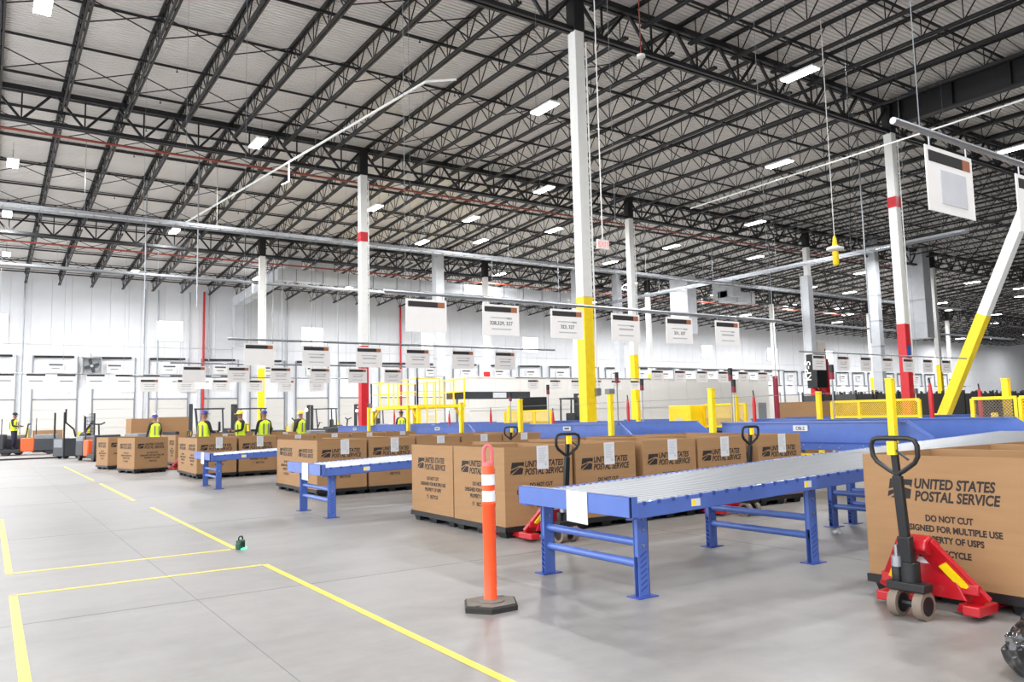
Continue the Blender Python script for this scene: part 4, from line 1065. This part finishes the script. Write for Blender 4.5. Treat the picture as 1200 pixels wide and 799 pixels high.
def forklift(loc, rz, label, body='dark_body', guard='dark_body'):
    t = thing('forklift', label, 'forklift', loc, rz)
    MB().box((-0.5, -0.9, 0.25), (0.5, 0.5, 0.95)).build('chassis', body, t, bevel=0.06)
    MB().box((-0.5, -1.15, 0.3), (0.5, -0.7, 1.15)).build('counterweight', body, t, bevel=0.08)
    for x in (-0.44, 0.44):
        for y0, y1 in ((-0.75, -0.7), (0.48, 0.6)): MB().bar((x, y0, 0.9), (x, y1, 2.15), 0.06, 0.06).build('guard_post', guard, t)
    MB().box((-0.48, -0.8, 2.13), (0.48, 0.65, 2.19)).build('overhead_guard', guard, t)
    for x in (-0.3, 0.3): MB().box((x - 0.07, 0.75, 0.08), (x + 0.07, 0.9, 2.4)).build('mast_rail', 'dark_body', t)
    MB().box((-0.37, 0.75, 2.33), (0.37, 0.9, 2.42)).build('mast_head', 'dark_body', t)
    MB().box((-0.45, 0.9, 0.35), (0.45, 0.96, 0.5)).box((-0.45, 0.9, 0.75), (0.45, 0.96, 0.85)).build('carriage', 'black_steel', t)
    for x in (-0.25, 0.25): MB().box((x - 0.06, 0.96, 0.06), (x + 0.06, 2.0, 0.11)).box((x - .06, .96, .06), (x + .06, 1.01, .8)).build('fork', 'black_steel', t)
    for p in ((-0.45, 0.5), (0.45, 0.5), (-0.4, -0.8), (0.4, -0.8)): wheel(p, 0.24, 0.2, t)
    MB().box((-0.25, -0.55, 0.95), (0.25, -0.1, 1.05)).box((-0.25, -0.62, 1.0), (0.25, -0.5, 1.5)).build('seat', 'black_plastic', t, bevel=0.04)
    MB().cyl((0, 0.35, 0.95), (0, 0.2, 1.3), 0.03, 8).lathe([(0.17, 1.3), (0.17, 1.33)], 14, (0, 0.2, 0)).build('steering_wheel', 'black_plastic', t)
    return t
cage_truck((3.25, 40.6, 0), R(-70), 'cream and black cage-backed pallet truck standing on the open floor')
tow_tractor((1.85, 46.2, 0.06), R(80), 'dark tow tractor with orange power unit parked by the dock doors')
tow_tractor((0.5, 47.4, 0.06), R(95), 'grey topped tow tractor at the edge by the dock doors')
tow_tractor((3.95, 36.6, 0), R(190), 'orange pallet truck standing left of the lone boxes')
tow_tractor((7.2, 43.6, 0), R(-60), 'dark tow tractor with lit beacon behind the lone boxes')
forklift((9.6, 42.5, 0), R(75), 'dark forklift with raised mast behind the third double row of boxes')
forklift((12.0, 43.5, 0), R(60), 'second dark forklift beside the red wall standpipe')
forklift((17.6, 47.5, 0), R(50), 'dark forklift far behind the second double row of boxes')
forklift((20.3, 46.5, 0), R(40), 'grey forklift left of the red-based column', 'grey_body')
forklift((22.8, 28.7, 0), R(-60), 'forklift with red mast behind the big yellow column', 'dark_body', 'black_steel')
tow_tractor((16.2, 40.0, 0), R(30), 'yellow tow tractor behind the second double row of boxes', 'yellow')
tow_tractor((15.4, 36.0, 0), R(20), 'yellow tow tractor left of the red-based column', 'yellow')
tow_tractor((11.5, 34.5, 0), R(30), 'yellow tow tractor beside the vested workers', 'yellow')
# low steel floor plate under the parked tractors
tag(MB().box((-4, 41.4, 0), (2.75, 52, 0.06)).build('floor_plate', 'galv', bevel=0.01), 'low pale steel floor plate under the parked tow tractors', 'plate')
MBe = bpy.data.objects['floor_plate']; MBe.data.materials[0] = MATS['floor']
tag(MB().box((-4, 41.3, 0), (2.8, 41.4, 0.07)).build('plate_kerb', 'black_steel'), 'dark kerb strip along the low floor plate', 'kerb')
# background brown cartons
def small_carton(loc, s, rz, label):
    t = thing('cardboard_box', label, 'box', loc, rz, 'background cardboard boxes')
    x, y, z = s; m = MB(); e = 0.015
    m.box((-x/2,-y/2,0.12),(x/2,-y/2+e,z)).box((-x/2,y/2-e,0.12),(x/2,y/2,z)).box((-x/2,-y/2,0.12),(-x/2+e,y/2,z)).box((x/2-e,-y/2,0.12),(x/2,y/2,z)).box((-x/2,-y/2,.12),(x/2,y/2,.135))
    m.build('carton', 'carton', t, smooth=False)
    p = MB()
    for q in (-0.4, 0, 0.4): p.box((-x/2, q*y - 0.05, 0), (x/2, q*y + 0.05, 0.12))
    p.build('pallet', 'black_plastic', t)
small_carton((6.9, 45.5, 0), (1.2, 1.1, 1.75), 0.1, 'tall brown carton behind the orange pallet truck')
small_carton((8.6, 46.0, 0), (1.5, 1.1, 1.8), -0.1, 'tall brown carton behind the lone boxes')
small_carton((3.0, 51.5, 0.0), (1.4, 1.1, 1.25), 0.0, 'brown carton beside the cage truck backrest')
small_carton((20.6, 14.6, 0), (1.8, 1.2, 1.62), 0.25, 'plain brown bulk carton behind the belt with the name plate')
small_carton((23.5, 15.0, 0), (1.6, 1.2, 1.66), 0.1, 'plain brown bulk carton under the black marker box')
# dark container carts at right
DC = thing('container_cart', 'dark wire container cart in the long row beyond the brace', 'cart', (0, 0, 0), 0, 'dark container carts')
m = MB(); m.box((-0.6, -0.5, 0.2), (0.6, 0.5, 0.26)); m.build('base', 'black_steel', DC)
for sx in (-0.6, 0.6):
    for sy in (-0.5, 0.5): MB().box((sx - .03, sy - .03, 0.1), (sx + .03, sy + .03, 2.15)).build('corner_post', 'black_steel', DC)
for sx in (-0.6, 0.6): MB().box((sx - .01, -0.47, 0.26), (sx + .01, 0.47, 2.0)).build('side_panel', 'bin_dark', DC)
for sy in (-0.5, 0.5): MB().box((-0.57, sy - .01, 0.26), (0.57, sy + .01, 2.0)).build('side_panel', 'bin_dark', DC)
for sx in (-0.5, 0.5):
    for sy in (-0.4, 0.4): MB().cyl((sx, sy - .025, 0.07), (sx, sy + .025, 0.07), 0.07, 10).build('caster', 'black_plastic', DC)
first = True
for q in range(18):
    for r_ in range(2):
        loc = (30.5 + 1.5 * q, 19.6 + r_ * 1.5 + random.uniform(-.1, .1), 0)
        if first: DC.location = loc; first = False
        else: dup(DC, loc, random.uniform(-.08, .08))

# ------------------------------------------------------------------ people (hi-vis workers)
def skin_body(pose):
    V = [(0,0,0.98),(0,0.0,1.12),(0,0.0,1.30),(0,0,1.44),(0,0.0,1.53),(0,0.02,1.62),(0,0.02,1.73)]
    Rr = [(0.16,0.12),(0.15,0.11),(0.17,0.12),(0.15,0.10),(0.055,0.055),(0.085,0.10),(0.08,0.09)]
    E_ = [(0,1),(1,2),(2,3),(3,4),(4,5),(5,6)]
    def chain(root, pts, rad):
        last = root
        for p, r in zip(pts, rad):
            V.append(p); Rr.append((r, r)); E_.append((last, len(V) - 1)); last = len(V) - 1
    arm = {'down': [(0.2,0,1.42),(0.26,0.02,1.16),(0.27,0.12,0.92),(0.27,0.15,0.84)], 'fore': [(0.2,0,1.42),(0.25,0.06,1.16),(0.17,0.30,1.12),(0.13,0.38,1.14)]}[pose]
    for s in (-1, 1):
        chain(3, [(s*x, y, z) for x, y, z in arm], [0.062, 0.048, 0.034, 0.036])
        chain(0, [(s*0.1, 0, 0.9), (s*0.11, 0.03, 0.5), (s*0.12, -0.02, 0.1), (s*0.12, 0.03, 0.045), (s*0.13, 0.15, 0.035)], [0.105, 0.07, 0.05, 0.045, 0.04])
    me = bpy.data.meshes.new('body'); me.from_pydata(V, E_, []); o = bpy.data.objects.new('b', me); C.objects.link(o)
    md = o.modifiers.new('skin', 'SKIN'); md.use_smooth_shade = True
    for k, r in enumerate(Rr): me.skin_vertices[0].data[k].radius = r
    me.skin_vertices[0].data[0].use_root = True
    sd = o.modifiers.new('s', 'SUBSURF'); sd.levels = 2; sd.render_levels = 2
    dg = bpy.context.evaluated_depsgraph_get(); dg.update()
    out = bpy.data.meshes.new_from_object(o.evaluated_get(dg)); bpy.data.objects.remove(o)
    out.materials.clear()
    for nm in ('cloth_navy', 'cloth_dark', 'skin'): out.materials.append(MATS[nm])
    for p in out.polygons:
        c = p.center; p.use_smooth = True
        if c.z > 1.49: p.material_index = 2
        elif c.z < 0.98 and abs(c.x) < 0.215: p.material_index = 0
        else:
            hand = (c.z < 0.93 and abs(c.x) > 0.215) or c.y > 0.29
            p.material_index = 2 if hand else 1
    return out
BODY = {'down': skin_body('down'), 'fore': skin_body('fore')}
def person(loc, rz, label, pose='down', vest='hi_vis', hat='helmet_blue'):
    t = thing('person', label, 'person', loc, rz, 'workers')
    ob('body', BODY[pose], t)
    # vest shell
    mb = MB(); rings = [(0.92, 0.20, 0.155), (1.1, 0.19, 0.145), (1.3, 0.205, 0.155), (1.40, 0.20, 0.145), (1.47, 0.13, 0.10)]; n = 18
    vs = [(rx_ * math.cos(2*math.pi*k/n), ry_ * math.sin(2*math.pi*k/n), z) for z, rx_, ry_ in rings for k in range(n)]
    mb.add(vs, [(j*n+k, j*n+(k+1)%n, (j+1)*n+(k+1)%n, (j+1)*n+k) for j in range(len(rings)-1) for k in range(n)])
    v = mb.build('vest', vest, t)
    st = MB()
    for s in (-0.09, 0.09): st.box((s - 0.025, -0.162, 1.0), (s + 0.025, -0.15, 1.36)).box((s - 0.025, 0.15, 1.0), (s + 0.025, 0.162, 1.36))
    st.build('reflective_stripe', 'reflective' if vest != 'hi_vis' else 'vest_grey', v)
    hm = MB().lathe([(0.115, 1.70), (0.112, 1.75), (0.085, 1.80), (0.03, 1.825)], 16, (0, 0.02, 0)); hm.box((-0.08, 0.1, 1.695), (0.08, 0.2, 1.71)); hm.build('hard_hat' if 'helmet' in hat else 'cap', hat, t)
    f = MB()
    for s in (-0.035, 0.035): f.lathe([(0.004, -0.008), (0.012, 0), (0.004, 0.008)], 8, (s, 0.118, 1.655))
    f.box((-0.03, 0.11, 1.585), (0.03, 0.122, 1.592)); f.build('face_marks', 'cloth_dark', t)
    MB().prism([(0.112, 1.64), (0.14, 1.615), (0.112, 1.607)], 'y' if False else 'x', -0.012, 0.012).build('nose', 'skin', t)
    for s in (-1, 1): MB().lathe([(0.006, -0.03), (0.014, 0), (0.006, 0.03)], 8, (s * 0.09, 0.02, 1.645)).build('ear', 'skin', t)
person((5.6, 33.6, 0), R(20), 'worker in hi-vis vest with grey stripes and blue hard hat behind the lone boxes', 'down')
person((5.8, 26.2, 0), R(-60), 'worker in yellow vest and blue hard hat looking aside behind the third double row', 'fore')
person((7.25, 27.4, 0), R(100), 'worker in yellow vest and yellow hard hat bending over a box', 'fore', 'hi_vis', 'helmet_yellow')
person((8.05, 28.0 - 0.6, 0), R(10), 'worker in bright lime vest and blue hard hat seen from behind', 'down')
person((1.26, 46.3, 0.36), R(-120), 'worker in yellow vest riding the orange tow tractor', 'fore', 'hi_vis', 'cap_black')
person((17.9, 37.0, 0), R(170), 'worker in lime vest and black cap under the yellow platform', 'down', 'hi_vis', 'cap_black')
person((10.2, 29.9, 0), R(30), 'worker in yellow vest right of the lime-vested pair', 'down', 'hi_vis', 'helmet_yellow')
# dark monitor on a stand
t = thing('monitor_stand', 'dark control monitor on a thin stand left of the big yellow column', 'monitor', (18.2, 25.6, 0), R(-20))
MB().box((-0.04, -0.04, 0), (0.04, 0.04, 1.6)).build('stand', 'dark_body', t); MB().box((-0.55, -0.06, 1.62), (0.55, 0.04, 2.15)).build('screen', 'black_plastic', t, bevel=0.01); MB().box((-0.25, -0.25, 0), (0.25, 0.25, 0.03)).build('foot', 'dark_body', t)
